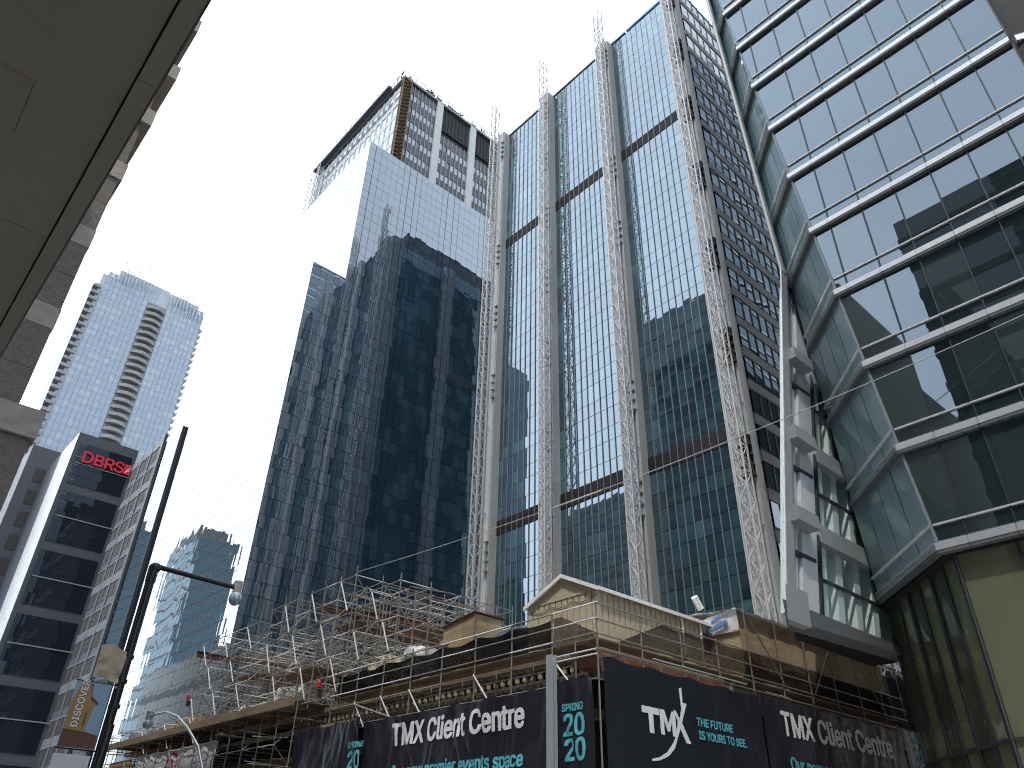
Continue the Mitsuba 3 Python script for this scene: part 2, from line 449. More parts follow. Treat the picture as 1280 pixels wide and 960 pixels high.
# the lower wing beyond it with its dark end wall
part(LT, 'wing_wall', MB().hexa([(34.0, 124.85, 0), (46, 124.85, 0), (46, 131.9, 0), (33.25, 131.9, 0), (34.0, 124.85, 65.0), (46, 124.85, 65.0), (46, 131.9, 65.0), (33.25, 131.9, 65.0)]), 'joint')
items = []
wx = lambda y: 33.85 - .105 * (y - 124.9)
for i in range(38):
    z1 = 65.0 - i * 1.7
    for j in range(4):
        a, b = 124.9 + j * 1.75, 124.88 + (j + 1) * 1.75
        items.append((pane((wx(b), b, z1 - 1.65), (wx(a), a, z1 - 1.65), (wx(a), a, z1), (wx(b), b, z1), (-.9945, -.105, 0), tilt=.0012, bulge=.0015), 'mirror_side', (31, a, z1), 1.6))
many(LT, 'wing_pane', items, 120, smooth=True)
part(LT, 'end_fin', MB().box(33.3, 34.1, 124.6, 124.82, 0, 65.7), 'mullion_dark')
# old storeys above the new skin
OY, OX, OZ = 85.0, 44.7, 134.7
part(LT, 'old_wall', MB().box(OX + .2, 92, OY + .2, 120, ZB - 8, OZ - .4), 'joint')
bays = [(46.2, 52.7), (54.2, 61.5), (63.0, 69.8), (71.3, 78)]
for a in (52.7, 61.5, 69.8):
    part(LT, 'old_column', MB().box(a, a + 1.5, OY - .5, OY + .2, ZB - 6, OZ - .6), 'pale_panel')
wi = []
for bi, (a, b) in enumerate(bays):
    n = 7
    for i in range(7):
        z1 = OZ - 1.2 - i * 4.1
        if bi > 0 and i == 0 or bi > 0 and i == 1:
            if i == 0:
                mb = MB().box(a, b, OY - .05, OY + .1, z1 - 6.6, z1)
                for k in range(8): mb.box(a + k * (b - a) / 8, a + k * (b - a) / 8 + .12, OY - .25, OY - .05, z1 - 6.6, z1)
                part(LT, 'louvre_band', mb, 'joint')
            continue
        part(LT, 'old_spandrel', MB().box(a, b, OY - .1, OY + .1, z1 - 2.3, z1), 'slate_panel')
        w = (b - a) / n
        for j in range(n):
            wi.append((xpane(OY - .02, a + j * w + .08, a + (j + 1) * w - .08, z1 - 4.05, z1 - 2.3, tilt=.004), 'home_glass_pale' if rng.random() < .9 else 'old_glass', (a + j * w, OY, z1 - 3), 1.5))
        for j in range(1, n): part(LT, 'old_mullion', MB().box(a + j * w - .06, a + j * w + .06, OY - .3, OY - .1, z1 - 4.1, z1), 'mullion') if i < 7 else None
many(LT, 'old_window', wi, 200, smooth=True)
wi = []
for i in range(7):
    z1 = OZ - 1.4 - i * 4.1
    part(LT, 'old_spandrel', MB().box(OX + .05, OX + .25, OY + 1, 119, z1 - 1.5, z1), 'pale_panel')
    for j in range(17):
        a = OY + 1.2 + j * 2.0
        wi.append((ypane(OX + .1, a + .06, a + 1.94, z1 - 4.05, z1 - 1.55, tilt=.004), 'home_glass_pale', (OX, a, z1), 2))
        if j: part(LT, 'old_mullion', MB().box(OX - .12, OX + .1, a - .06, a + .06, z1 - 4.1, z1), 'white_paint')
many(LT, 'old_window', wi, 60, smooth=True)
part(LT, 'roof_edge', MB().box(OX - .4, 82, OY - .5, OY + .3, OZ - .7, OZ - .1), 'mullion')
part(LT, 'roof_edge', MB().box(OX - .5, OX + .3, OY + .3, 119, OZ - .7, OZ - .1), 'mullion')
mb = MB()
for i in range(60):
    y = OY + rng.random() * 33
    mb.bar((OX - .8 + .6 * rng.random(), y, OZ - .1), (OX - .6, y + rng.normal(0, .6), OZ + .6 + rng.random()), .12, .12)
    x = OX + rng.random() * 28
    mb.bar((x, OY - .6 * rng.random(), OZ - .1), (x + rng.normal(0, .5), OY - .5, OZ + .5 + .8 * rng.random()), .12, .12)
for i in range(14):
    x = OX + rng.random() * 26; mb.box(x, x + .4 + rng.random(), OY - .4, OY + .4, OZ - .1, OZ + .3 + .5 * rng.random())
mb.poly([(OX - .7, OY - .7, OZ + .9), (OX - .7, 119, OZ + .9)], .07).poly([(OX - .7, OY - .7, OZ + .9), (80, OY - .7, OZ + .9)], .07)
part(LT, 'roof_railing', mb, 'mullion_dark', stuff=True)
# suspended platform below the roof of the old face and hoist truss on its corner
mb = MB().box(OX - 1.9, OX - .9, 88, 118, OZ - 1.9, OZ - 1.2)
for y in range(88, 118, 2): mb.bar((OX - 1.9, y, OZ - 1.2), (OX - 1.9, y, OZ - .3), .08, .08)
mb.bar((OX - 1.9, 88, OZ - .3), (OX - 1.9, 118, OZ - .3), .08, .08)
single('suspended_platform', mb, 'mullion_dark', 'long dark hanging work platform along the left roof edge of the mirror tower', 'work platform')
mb = MB()
for cx, cy in ((44.1, 84.2), (46.0, 84.2), (46.0, 84.9), (44.1, 84.9)): mb.box(cx - .08, cx + .08, cy - .08, cy + .08, ZB, OZ - .5)
for i in range(23):
    z = ZB + i * 1.06
    mb.bar((44.1, 84.2, z), (46.0, 84.2, z + 1), .1, .1).bar((44.1, 84.2, z), (44.1, 84.9, z + 1), .1, .1).box(44.1, 46.0, 84.15, 84.8, z, z + .07)
single('hoist_track', mb, 'deck_wood', 'brown hoist track up the corner of the old storeys of the mirror tower', 'hoist track')
mast(43.3, 118.1, 109, 133, 'pale lattice mast at the far left end of the old storeys, against white sky', s=.9)
mast(43.3, 115.0, 113, 133, 'shorter pale lattice mast right beside the far left one on the old storeys', s=.9)

# ------------------------------------------------------------------ dark office tower with the red sign
DB = thing('office_tower', 'dark grey office tower with red DBRS lettering near its top', 'building')
QS = 1.22   # size factor from the survey distance
zq = lambda z: (z - 1.6) * QS + 1.6
DX0, DX1, DY, DZ = 20.2 * QS, 30.3 * QS, 136.4 * QS, zq(64.0)
part(DB, 'wall', MB().box(DX0, DX1, DY, DY + 24.9, 0, DZ), 'slate_panel')
items = []
for fz0, fz1 in [(zq(54.6), zq(62.2))] + [(zq(54.6 - 10.2 * (i + 1)), zq(53.1 - 10.2 * i)) for i in range(5)]:
    n = 8; w = (DX1 - DX0 - 1.5) / n; nz = 5; h = (fz1 - fz0) / nz
    for i in range(nz):
        for j in range(n):
            items.append((xpane(DY - .12, DX0 + .8 + j * w + .03, DX0 + .8 + (j + 1) * w - .03, fz0 + i * h + .03, fz0 + (i + 1) * h - .03, tilt=.004), 'dark_glass', (DX0 + j * w, DY, fz0 + i * h), h))
    part(DB, 'light_rail', MB().box(DX0 + 1.0, DX1 - .1, DY - .3, DY - .13, (fz0 + fz1) / 2 - .1, (fz0 + fz1) / 2 + .1), 'grey_panel')
many(DB, 'pane', items, 300, smooth=True)
part(DB, 'edge_strip', MB().box(DX0 - .06, DX0, DY + .1, DY + 13, 0, DZ - .1), 'fascia')
part(DB, 'rear_wing', MB().box(20.1, DX0 + 3, DY + 25, DY + 45, 0, 82.6), 'slate_panel')
for i in range(14):
    part(DB, 'wing_window', MB().box(DX0 - 2.2, DX0 - .3, DY + 24.9, DY + 25, 74 - i * 5.4, 77.4 - i * 5.4), 'louver')
for ch, xp in (('D', 21.6), ('B', 23.55), ('R', 25.3), ('S', 27.0)):
    t = meshkit.text_mesh(ch, 1.95 * QS, .25, bold=True)
    v = t.vertices
    part(DB, 'letter', MB().add(np.c_[xp * QS + v[:, 0] * 1.05, DY - .55 - v[:, 2] + .25, zq(58.75) + v[:, 1]], t.faces), 'sign_red')
e0, e1, e2, e3, e4 = 28.75 * QS, 29.9 * QS, 28.85 * QS, zq(58.75), zq(60.6)
part(DB, 'emblem', MB().hexa([(e0, DY - .6, e3), (e1, DY - .6, e3), (e1, DY - .35, e3), (e0, DY - .35, e3), (e2, DY - .6, e4), (e1, DY - .6, e4), (e1, DY - .35, e4), (e2, DY - .35, e4)]), 'sign_red')
for k in range(3): part(DB, 'emblem_ray', MB().bar((e2 + .15, DY - .63, e3 + .3), (e1 - .15, DY - .63, e3 + 1.0 + .45 * k), .08, .02, (0, 1, 0)), 'letter_white')

# dark banded block nearer on the right of it
BB = thing('banded_block', 'slim dark block with grey bands between the red lettered tower and the white glass wing', 'building')
bx = 33.0
part(BB, 'wall', MB().hexa([(bx, 132.3, 0), (bx + .2, 132.3, 0), (bx + 3.5, 148.6, 0), (bx, 148.6, 0), (bx, 132.3, 66.7), (bx + .2, 132.3, 66.7), (bx + 3.5, 148.6, 66.7), (bx, 148.6, 66.7)]), 'slate_panel')
for i in range(15):
    z = 64.9 - i * 4.1
    part(BB, 'band', MB().box(bx - .14, bx, 132.3, 148.6, z, z + (1.5 if i % 2 == 0 else .3)), 'band_grey')
    for j in range(6):
        y = 132.9 + j * 2.6
        part(BB, 'window', MB().box(bx - .05, bx, y + .1, y + 2.45, z - 2.5, z - .1), 'louver')
for y in (137.8, 143.2): part(BB, 'pier', MB().box(bx - .2, bx, y, y + .55, 0, 66.6), 'band_grey')
part(BB, 'end_pier', MB().box(bx - .25, bx + .22, 131.95, 133.1, 0, 66.8), 'slate_panel')

# ------------------------------------------------------------------ distant residential tower
RS = thing('residential_tower', 'pale blue glass apartment tower with a column of curved balconies, farthest at left', 'building')
RY = 275.0
part(RS, 'wall', MB().box(28.6, 69.0, RY + .3, 310, 0, 194).box(34, 47, RY + .3, 305, 194, 199).box(54, 66, RY + .3, 305, 194, 198).box(47, 54, RY + .9, 305, 194, 199.2), 'home_frame')
items = []
flr = 3.1
for i in range(64):
    z0 = 196 - (i + 1) * flr
    if z0 < 20: break
    for a, b, n in ((30.2, 46.8, 9), (54.4, 68.6, 8)):
        w = (b - a) / n
        for j in range(n):
            r = rng.random()
            items.append((xpane(RY, a + j * w + .05, a + (j + 1) * w - .05, z0 + .9, z0 + flr - .03, tilt=.005), 'home_glass' if r < .75 else 'home_glass_pale', (a + j * w, RY, z0), 2))
            items.append((xpane(RY, a + j * w + .05, a + (j + 1) * w - .05, z0 + .03, z0 + .85, tilt=.005), 'home_glass', (a + j * w, RY, z0), 1))
    if i > 1:
        mb = MB()
        th = np.linspace(0, np.pi, 9)
        out = np.c_[47.0 + 7.2 * (th / np.pi), RY - .4 - 1.7 * np.sin(th)]
        for q in range(8):
            (xa, ya), (xb, yb) = out[q], out[q + 1]
            mb.hexa([(xa, RY + .2, z0), (xa, ya, z0), (xb, yb, z0), (xb, RY + .2, z0), (xa, RY + .2, z0 + .3), (xa, ya, z0 + .3), (xb, yb, z0 + .3), (xb, RY + .2, z0 + .3)])
            mb.hexa([(xa, ya, z0 + .3), (xb, yb, z0 + .3), (xb, yb + .08, z0 + .3), (xa, ya + .08, z0 + .3), (xa, ya, z0 + 1.3), (xb, yb, z0 + 1.3), (xb, yb + .08, z0 + 1.3), (xa, ya + .08, z0 + 1.3)])
        part(RS, 'balcony', mb, 'old_stone')
        part(RS, 'side_balcony', MB().box(26.9, 29.6, RY - .6, RY + 3.5, z0, z0 + .3).box(26.9, 27.0, RY - .6, RY + 3.5, z0 + .3, z0 + 1.2).box(27, 29.5, RY - .6, RY - .5, z0 + .3, z0 + 1.2), 'old_stone')
        part(RS, 'end_balcony', MB().box(68.9, 70.0, RY - .2, RY + 3, z0, z0 + .9), 'pale_panel')
many(RS, 'pane', items, 300, smooth=True)
part(RS, 'recess', MB().box(47.0, 54.2, RY + .05, RY + .29, 20, 190), 'grey_panel')
part(RS, 'edge_glass', MB().box(26.5, 26.7, RY - .4, RY + 3.6, 20, 190), 'home_glass_pale')
for a, b, za, zb in ((33.5, 40, 197, 203.5), (40.3, 47, 199, 205.5), (54.5, 61, 197, 203), (61.3, 68.6, 195, 200)):
    mb = MB()
    for i in range(6): mb.bar((a + (b - a) * i / 5, RY - 1.2, za - 4), (a + (b - a) * i / 5, RY - 1.2, zb), .22, .22)
    for i in range(5): mb.bar((a, RY - 1.2, za + (zb - za) * i / 4), (b, RY - 1.2, za + (zb - za) * i / 4), .2, .2)
    part(RS, 'roof_screen', mb, 'pale_panel')

# ------------------------------------------------------------------ neighbours that are seen only in the mirrors
def plain_tower(key, x0, x1, y0, y1, h, wall, band, pitch, bw, name='storey_band'):
    part(key, 'wall', MB().box(x0, x1, y0, y1, 0, h), wall)
    mb = MB(); z = pitch
    while z < h:
        mb.box(x0 - .12, x1 + .12, y0 - .12, y1 + .12, z, z + bw); z += pitch
    part(key, name, mb, band, stuff=True)


k = thing('dark_tower', 'dark banded tower standing over the entrance canopy, seen mirrored in the zigzag glass facade', 'building')
plain_tower(k, -60, -20, -58, 18.3, 67.6, 'night_glass', 'joint', 4.0, .9)
k = thing('dark_tower', 'broad dark glass slab mirrored low in the right bay of the blue glass tower', 'building')
plain_tower(k, -46, -4.5, 62.5, 85.5, 110, 'night_glass', 'slate_panel', 4.0, 1.0)
k = thing('dark_tower', 'lower dark slab mirrored at the foot of the middle bay of the blue glass tower', 'building')
plain_tower(k, -46, -4.5, 86, 116, 70, 'night_glass', 'slate_panel', 4.0, 1.0)
k = thing('blue_tower', 'small blue glass tower mirrored low in the white side of the stepped mirror tower', 'building')
plain_tower(k, -21.4, -8.0, 230, 252, 86, 'tower_glass_blind', 'mullion', 3.9, .6)
part(k, 'wall', MB().box(-18, -9.2, 232, 250, 86, 90), 'grey_panel')
k = thing('low_block', 'long low grey block mirrored at the foot of the white mirror facade', 'building')
plain_tower(k, -30, -3.2, 170, 228, 44, 'pale_panel', 'grey_panel', 9, 1.6)

# ------------------------------------------------------------------ granite building beyond the canopy
GB = thing('granite_building', 'brown granite clad building with pale stone bands at the left edge', 'building')
part(GB, 'wall', MB().box(-22, 1.94, 27.06, 60, 13.9, 41).box(-44, -22, 27.1, 62, 0, 65).box(-62, -44, 27.1, 62, 0, 59).box(-22, -3, 28, 60, 41, 50), 'granite')
part(GB, 'podium', MB().box(-22, 2.64, 26.4, 60.5, 0, 12.9), 'granite')
part(GB, 'ledge', MB().box(-22, 2.75, 26.25, 60.6, 12.9, 13.9), 'pale_stone')
zb = [17.8, 21.7, 25.5, 29.0, 32.3, 36.1, 39.9]
for i, z in enumerate(zb):
    pj = .02 if i < 2 else .12 if i < 3 else (.3, .48, .52, .5)[i - 3]
    part(GB, 'stone_band', MB().box(-22, 2 + pj, 27 - pj * .6, 60, z - .45, z + .45), 'pale_stone')
lo = [13.9] + [z + .45 for z in zb]
for a, b in zip(lo, [z - .45 for z in zb] + [41.0]):
    for j in range(5):
        part(GB, 'panel', MB().box(2.0 - 1.6 * (j + 1) + .012, 2.0 - 1.6 * j - .012, 27.0, 27.05, a + .012, (a + b) / 2 - .01), 'granite')
        part(GB, 'panel', MB().box(2.0 - 1.6 * (j + 1) + .012, 2.0 - 1.6 * j - .012, 27.0, 27.05, (a + b) / 2 + .01, b - .012), 'granite')

# ------------------------------------------------------------------ entrance canopy overhead
CP = thing('entrance_canopy', 'dull grey underside of a broad entrance canopy with an access hatch, overhead at top left', 'canopy')
part(CP, 'slab', MB().box(-20, .226, -12, 12.5, 5.71, 6.0).box(-20, .125, -12, 12.5, 5.16, 5.7), 'dark_soffit')
ys = [-12, -2.0, 1.2, 4.9, 8.6, 12.5]
for a, b in zip(ys[:-1], ys[1:]):
    for xa, xb in ((-5.2, -1.9), (-1.9, .121)):
        if xa == -1.9 and a == 1.2:
            part(CP, 'soffit_panel', MB().box(-.27, xb - .003, a + .003, b - .003, 5.10, 5.155).box(xa + .003, -.27, a + .003, 3.62, 5.10, 5.155).box(xa + .003, -.27, 4.08, b - .003, 5.10, 5.155), 'soffit')
            h = part(CP, 'access_hatch', MB().box(xa + .003, -.273, 3.623, 4.077, 5.1008, 5.155), 'soffit')
            part(CP, 'hatch_frame', MB().box(xa, -.279, 3.622, 3.628, 5.096, 5.1), 'canvas')
            for yy in (3.75, 3.95): part(CP, 'screw', MB().sphere((-.33, yy, 5.105), .004, 1), 'canvas')
        else:
            part(CP, 'soffit_panel', MB().box(xa + .003, xb - .003, a + .003, b - .003, 5.10, 5.155), 'soffit')
part(CP, 'soffit_panel', MB().box(-20, -5.2, -12, 12.5, 5.1, 5.155), 'soffit')
for a, b in ((-12, 3.2), (3.204, 7.4), (7.404, 12.5)):
    part(CP, 'edge_beam', MB().box(.13, .226, a, b, 5.085, 5.7), 'soffit')
part(CP, 'edge_lip', MB().box(.228, .24, -12, 12.5, 5.10, 5.72), 'dark_soffit')
for y in (-9, 10.5): part(CP, 'column', MB().box(-8.6, -8, y, y + .6, .14, 5.1), 'granite')

# ------------------------------------------------------------------ zigzag glass tower at right
EY = thing('zigzag_tower', 'glass office tower with a folded corner and bright metal floor bands, filling the right side', 'building')
XE, YA, H = 28.5, 13.1, 4.13
yc = lambda z: 7.98 + .085 * (z - 1.6)
zk = [11.3 + H * i for i in range(14)]
ym = [.05 + 1.55 * j for j in range(9)]
mb = MB()
lv = [11.2, 30, 50, zk[-1]]
for a, b in zip(lv[:-1], lv[1:]):
    P = lambda z: [(XE + .15, -40, z), (XE + .15, yc(z) + .06, z), (XE + YA - yc(z) + .4, YA + .2, z), (70, YA + .2, z), (70, -40, z)]
    A, B = P(a), P(b)
    mb.add(A + B, [[0, 1, 2], [0, 2, 3], [0, 3, 4], [5, 7, 6], [5, 8, 7], [5, 9, 8]] + sum([[[i, (i + 1) % 5, (i + 1) % 5 + 5], [i, (i + 1) % 5 + 5, i + 5]] for i in range(5)], []))
part(EY, 'wall', mb, 'joint')
part(EY, 'upper_storeys', MB().box(30.0, 130, -40, 12.9, 65.2, 148), 'zig_glass_mid')
mb = MB()
for i in range(20): mb.box(29.8, 130.2, -40.2, 13.05, 67 + i * 4.13, 67.45 + i * 4.13)
part(EY, 'upper_band', mb, 'fascia', stuff=True)
items, cham = [], []
nC = np.array([-1, 1, 0]) / math.sqrt(2)


def main_row(z0, z1, m0, m1, x=XE):
    for j in range(-1, 8):
        a = ym[j] if j >= 0 else None
        if j < 0: continue
        b0, b1 = ym[j + 1], ym[j + 1]
        if a >= yc(z0) - .1 and a >= yc(z1) - .1: continue
        t0, t1 = min(b0, yc(z0)), min(b1, yc(z1))
        if b0 > yc(z0) - .25: t0, t1 = yc(z0), yc(z1)
        elif b0 > yc(z0): continue
        a0 = min(a, t0)
        p = pane((x, t0 - .02, z0), (x, a0 + .02, z0), (x, a0 + .02, z1), (x, t1 - .02, z1), (-1, 0, 0), tilt=.0012, bulge=.0012)
        items.append((p, m0 if rng.random() < .6 else m1, (x, a, z0), 1.5))
        if b0 > yc(z0) - .25: break


def cham_row(z0, z1, n, m0, dx=0.0):
    for j in range(n):
        def pt(t, z):
            c = YA - yc(z)
            return (XE + c * t, yc(z) + c * t, z)
        t0, t1 = j / n + .006, (j + 1) / n - .006
        cham.append((pane(pt(t1, z0), pt(t0, z0), pt(t0, z1), pt(t1, z1), nC, tilt=.003, bulge=.002), m0, pt(t0, z0), 1.0))


for i, z in enumerate(zk[:-1]):
    main_row(z + 1.08, z + H - .03, 'zig_glass', 'zig_glass_mid')
    main_row(z + .46, z + 1.02, 'zig_glass', 'zig_glass')
    cham_row(z + 1.08, z + H - .03, 4, 'facet_glass')
    cham_row(z + .46, z + 1.02, 4, 'facet_glass')
    d = .22
    # fascia: one length per bay, mitred at the fold
    top = yc(z)
    edges = [y for y in ym if y < top - .3] + [top]
    for a, b in zip(edges[:-1], edges[1:]):
        last = b == top
        bb = b + (.414 * d if last else -.008)
        q = [(XE - d, bb), (XE - d, a + .008), (XE + .1, a + .008), (XE + .1, b)]
        part(EY, 'fascia', MB().hexa([(*p, z + .08) for p in q] + [(*p, z + .34) for p in q]), 'fascia')
        q2 = [(XE - d + .02, bb - .01), (XE - d + .02, a + .01), (XE + .1, a + .01), (XE + .1, b - .005)]
        part(EY, 'fascia_soffit', MB().hexa([(*p, z - .04) for p in q2] + [(*p, z + .078) for p in q2]), 'dark_soffit')
        q = [(XE - d + .05, bb - .02), (XE - d + .05, a + .02), (XE + .1, a + .02), (XE + .1, b)]
        part(EY, 'fascia_lip', MB().hexa([(*p, z + .342) for p in q] + [(*p, z + .40) for p in q]), 'mullion')
        part(EY, 'transom', MB().box(XE - .09, XE + .05, a, b, z + 1.02, z + 1.08), 'aluminium')
    c = YA - yc(z)
    P0, P1 = np.array([XE - d, yc(z) + .414 * d]), np.array([XE - d + (YA - yc(z) - .414 * d), YA - .02])
    I0, I1 = np.array([XE + .05, yc(z)]), np.array([XE + c, YA - .02])
    for j in range(4):
        ta, tb = j / 4 + .004, (j + 1) / 4 - .004
        q = [P0 + (P1 - P0) * tb, P0 + (P1 - P0) * ta, I0 + (I1 - I0) * ta, I0 + (I1 - I0) * tb]
        part(EY, 'fascia', MB().hexa([(*p, z + .08) for p in q] + [(*p, z + .36) for p in q]), 'fascia')
        part(EY, 'fascia_soffit', MB().hexa([(*p, z - .04) for p in q] + [(*p, z + .078) for p in q]), 'dark_soffit')
        u = (P1 - P0) * .01
        for s in range(3):
            w = nC[:2] * .012
            part(EY, 'fascia_rib', MB().bar((*(q[1] + w), z + .08 + s * .1), (*(q[0] + w), z + .08 + s * .1), .03, .03), 'mullion')
    cc = lambda t, zz: (XE + (YA - yc(zz)) * t, yc(zz) + (YA - yc(zz)) * t, zz)
    part(EY, 'transom', MB().bar(np.array(cc(0, z + 1.05)) + nC * .03, np.array(cc(.995, z + 1.05)) + nC * .03, .14, .07), 'aluminium')
    part(EY, 'corner_trim', MB().bar((XE - .03, yc(z + .45), z + .45), (XE - .03, yc(z + H), z + H), .09, .07, (1, 0, 0)), 'mullion')
    for j in range(0, 8):
        if ym[j] < yc(z) - .2:
            part(EY, 'mullion', MB().box(XE - .05, XE + .06, ym[j] - .03, ym[j] + .03, z + .45, z + H), 'mullion_dark')
many(EY, 'pane', items, 300, smooth=True)
many(EY, 'facet_pane', cham, 300, smooth=True)
# podium glazing below the first band
items, ml = [], []
for z0, z1 in ((.3, 5.2), (5.3, 11.2)):
    for j, (a, b) in enumerate(((0.3, 2.3), (2.36, 4.4), (4.46, 6.45), (6.51, 8.45))):
        items.append((pane((XE + .3, b, z0), (XE + .3, a, z0), (XE + .3, a, z1), (XE + .3, b, z1), (-1, 0, 0), tilt=.002), 'shop_glass', (XE, a, z1), 2))
    P0, P1 = np.array([XE + .3, 8.5]), np.array([XE + .3 + 4.5, 13.0])
    for j in range(6):
        a, b = P0 + (P1 - P0) * (j / 6 + .008), P0 + (P1 - P0) * ((j + 1) / 6 - .008)
        items.append((pane((*b, z0), (*a, z0), (*a, z1), (*b, z1), nC, tilt=.003), 'shop_glass_dark' if j % 2 else 'shop_glass', (*a, z1), 2))
        ml.append((*a, 0))
for it in items: part(EY, 'shop_pane', it[0], it[1], True)
for y in (2.33, 4.43, 6.48): part(EY, 'shop_mullion', MB().box(XE + .18, XE + .34, y - .035, y + .035, .14, 11.25), 'mullion_dark')
for j in range(0, 7):
    a = P0 + (P1 - P0) * j / 6 + nC[:2] * .05
    part(EY, 'shop_mullion', MB().bar((*a, .14), (*a, 11.25), .07, .16, (1, 1, 0)), 'mullion_dark')
part(EY, 'shop_transom', MB().box(XE + .2, XE + .33, .3, 8.5, 5.2, 5.3), 'mullion_dark')
part(EY, 'shop_transom', MB().bar((*(P0 + nC[:2] * .04), 5.25), (*(P1 + nC[:2] * .04), 5.25), .12, .1), 'mullion_dark')
part(EY, 'podium_wall', MB().hexa([(XE + .5, -40, .14), (XE + .5, 8.4, .14), (XE + 5.2, 13.2, .14), (60, 13.2, .14), (XE + .5, -40, 11.25), (XE + .5, 8.4, 11.25), (XE + 5.2, 13.2, 11.25), (60, 13.2, 11.25)]), 'cornice')
# the next fold past the right edge
items = []
for z in zk[:-1]:
    for j in range(4):
        a, b = -.05 - 1.5 * j, -.05 - 1.5 * (j + 1)
        f = lambda y: XE + .15 - .45 * y
        items.append((pane((f(a), a - .03, z + .5), (f(b), b + .03, z + .5), (f(b), b + .03, z + H - .03), (f(a), a - .03, z + H - .03), (-.91, -.41, 0), tilt=.002), 'facet_glass', (XE, a, z), 1.5))
    part(EY, 'fascia', MB().bar((XE + .1, -.1, z + .2), (XE + 2.9, -6.1, z + .2), .3, .36), 'fascia')
many(EY, 'facet_pane', items, 60, smooth=True)

# glazed link with the leaning frame between the zigzag tower and the blue tower
AT = thing('glazed_link', 'leaning glazed link with grey frame and pale upright fins, left of the folded glass corner', 'building')
xl = lambda z: 24.4 + .324 * (z - 9.45) if z < 28.6 else 30.6 - .081 * (z - 28.6)
QX = lambda z: XE + YA - yc(z)
part(AT, 'rear_wall', MB().hexa([(26.6, 14.0, 9.6), (36, 14.0, 9.6), (36, 15.4, 9.6), (29.4, 15.4, 9.6), (32.9, 14.0, 28.6), (36, 14.0, 28.6), (36.4, 15.4, 28.6), (36.2, 15.4, 28.6)]).hexa(
    [(31.2, 13.25, 28.6), (36, 13.25, 28.6), (36.4, 15.4, 28.6), (36.2, 15.4, 28.6), (28.9, 13.25, 58), (36, 13.25, 58), (36, 15.4, 58), (34.4, 15.4, 58)]), 'joint')
items = []
n = 12
for i in range(n):
    z0, z1 = 28.7 + i * 2.45, 28.7 + (i + 1) * 2.45 - .03
    for t0, t1 in ((.0, .34), (.35, 1.0)):
        w = lambda z, t: xl(z) + .25 + (QX(z) + .3 - xl(z) - .25) * t
        items.append((pane((w(z0, t0), YA, z0), (w(z0, t1), YA, z0), (w(z1, t1), YA, z1), (w(z1, t0), YA, z1), (0, -1, 0), tilt=.003), 'teal_glass' if (i + int(t0 * 9)) % 3 else 'facet_glass', (w(z0, t0), YA, z0), 1.5))
for i in range(7):
    z0, z1 = 9.7 + i * 2.7, 9.7 + (i + 1) * 2.7 - .03
    for j in range(7):
        w = lambda z, t: xl(z) * 1.065 + .35 + j * 1.3 + t * 1.27
        if w(z0, 0) > 35.5: continue
        items.append((pane((w(z0, 0), 13.95, z0), (w(z0, 1), 13.95, z0), (w(z1, 1), 13.95, z1), (w(z1, 0), 13.95, z1), (0, -1, 0), tilt=.003), 'teal_glass' if (i + j) % 3 else 'facet_glass', (w(z0, 0), 13.95, z0), 1.5))
many(AT, 'pane', items, 300, smooth=True)
part(AT, 'edge_frame', MB().bar((xl(28.6) + .1, YA - .05, 28.4), (28.3, YA - .05, 58), .2, .22, (0, 1, 0)), 'link_metal')
part(AT, 'edge_frame', MB().bar((xl(28.6) - .12, YA - .1, 28.5), (28.1, YA - .1, 58), .1, .12, (0, 1, 0)), 'aluminium')
part(AT, 'pillar', MB().hexa([(24.4, 13.0, 9.0), (25.05, 13.0, 9.0), (25.9, 13.45, 9.0), (25.2, 13.45, 9.0), (30.35, 13.0, 28.5), (31.0, 13.0, 28.5), (32.1, 13.45, 28.5), (31.4, 13.45, 28.5)]), 'link_metal')
part(AT, 'pillar_edge', MB().bar((24.42, 12.98, 9.0), (30.38, 12.98, 28.5), .08, .05, (0, 1, 0)), 'aluminium')


def lean(x, y0, y1, w, m, name, z0=9.6, z1=28.6):
    dx = .318 * (z1 - z0)
    part(AT, name, MB().hexa([(x, y0, z0), (x + w, y0, z0), (x + w, y1, z0), (x, y1, z0), (x + dx, y0, z1), (x + w + dx, y0, z1), (x + w + dx, y1, z1), (x + dx, y1, z1)]), m)


lean(25.75, 13.4, 13.9, .42, 'pale_fin', 'fin')
lean(26.25, 13.25, 13.9, 1.15, 'pale_panel', 'leaning_panel')
lean(27.42, 13.15, 13.3, .16, 'joint', 'panel_edge')
for x in (27.9, 29.2, 30.7, 32.2, 33.7, 35.2): lean(x, 13.4, 13.9, .5, 'pale_fin', 'fin', z1=22 if x > 30 else 26)
for z in (22.4, 17.5, 13.4):
    x = xl(z)
    part(AT, 'strut', MB().box(x + .4, x + 2.1, 12.65, 13.2, z - .35, z + .25), 'link_metal')
    part(AT, 'cross_rail', MB().box(x + .6, x + 2.3, 13.2, 13.4, z - 1.5, z - 1.35), 'mullion_dark')
    part(AT, 'floor_beam', MB().box(x + 2.9, 36, 13.1, 13.5, z - .5, z + .3), 'link_metal')
    part(AT, 'cross_rail', MB().box(x + 2.6, 36, 13.3, 13.42, z - 2.1, z - 1.98), 'mullion_dark')
part(AT, 'bottom_slab', MB().hexa([(24.2, 12.9, 8.92), (37, 12.9, 9.42), (37, 13.7, 9.42), (25.7, 13.7, 8.97), (24.2, 12.9, 9.6), (37, 12.9, 9.6), (37, 13.7, 9.6), (25.7, 13.7, 9.6)]), 'dark_soffit')
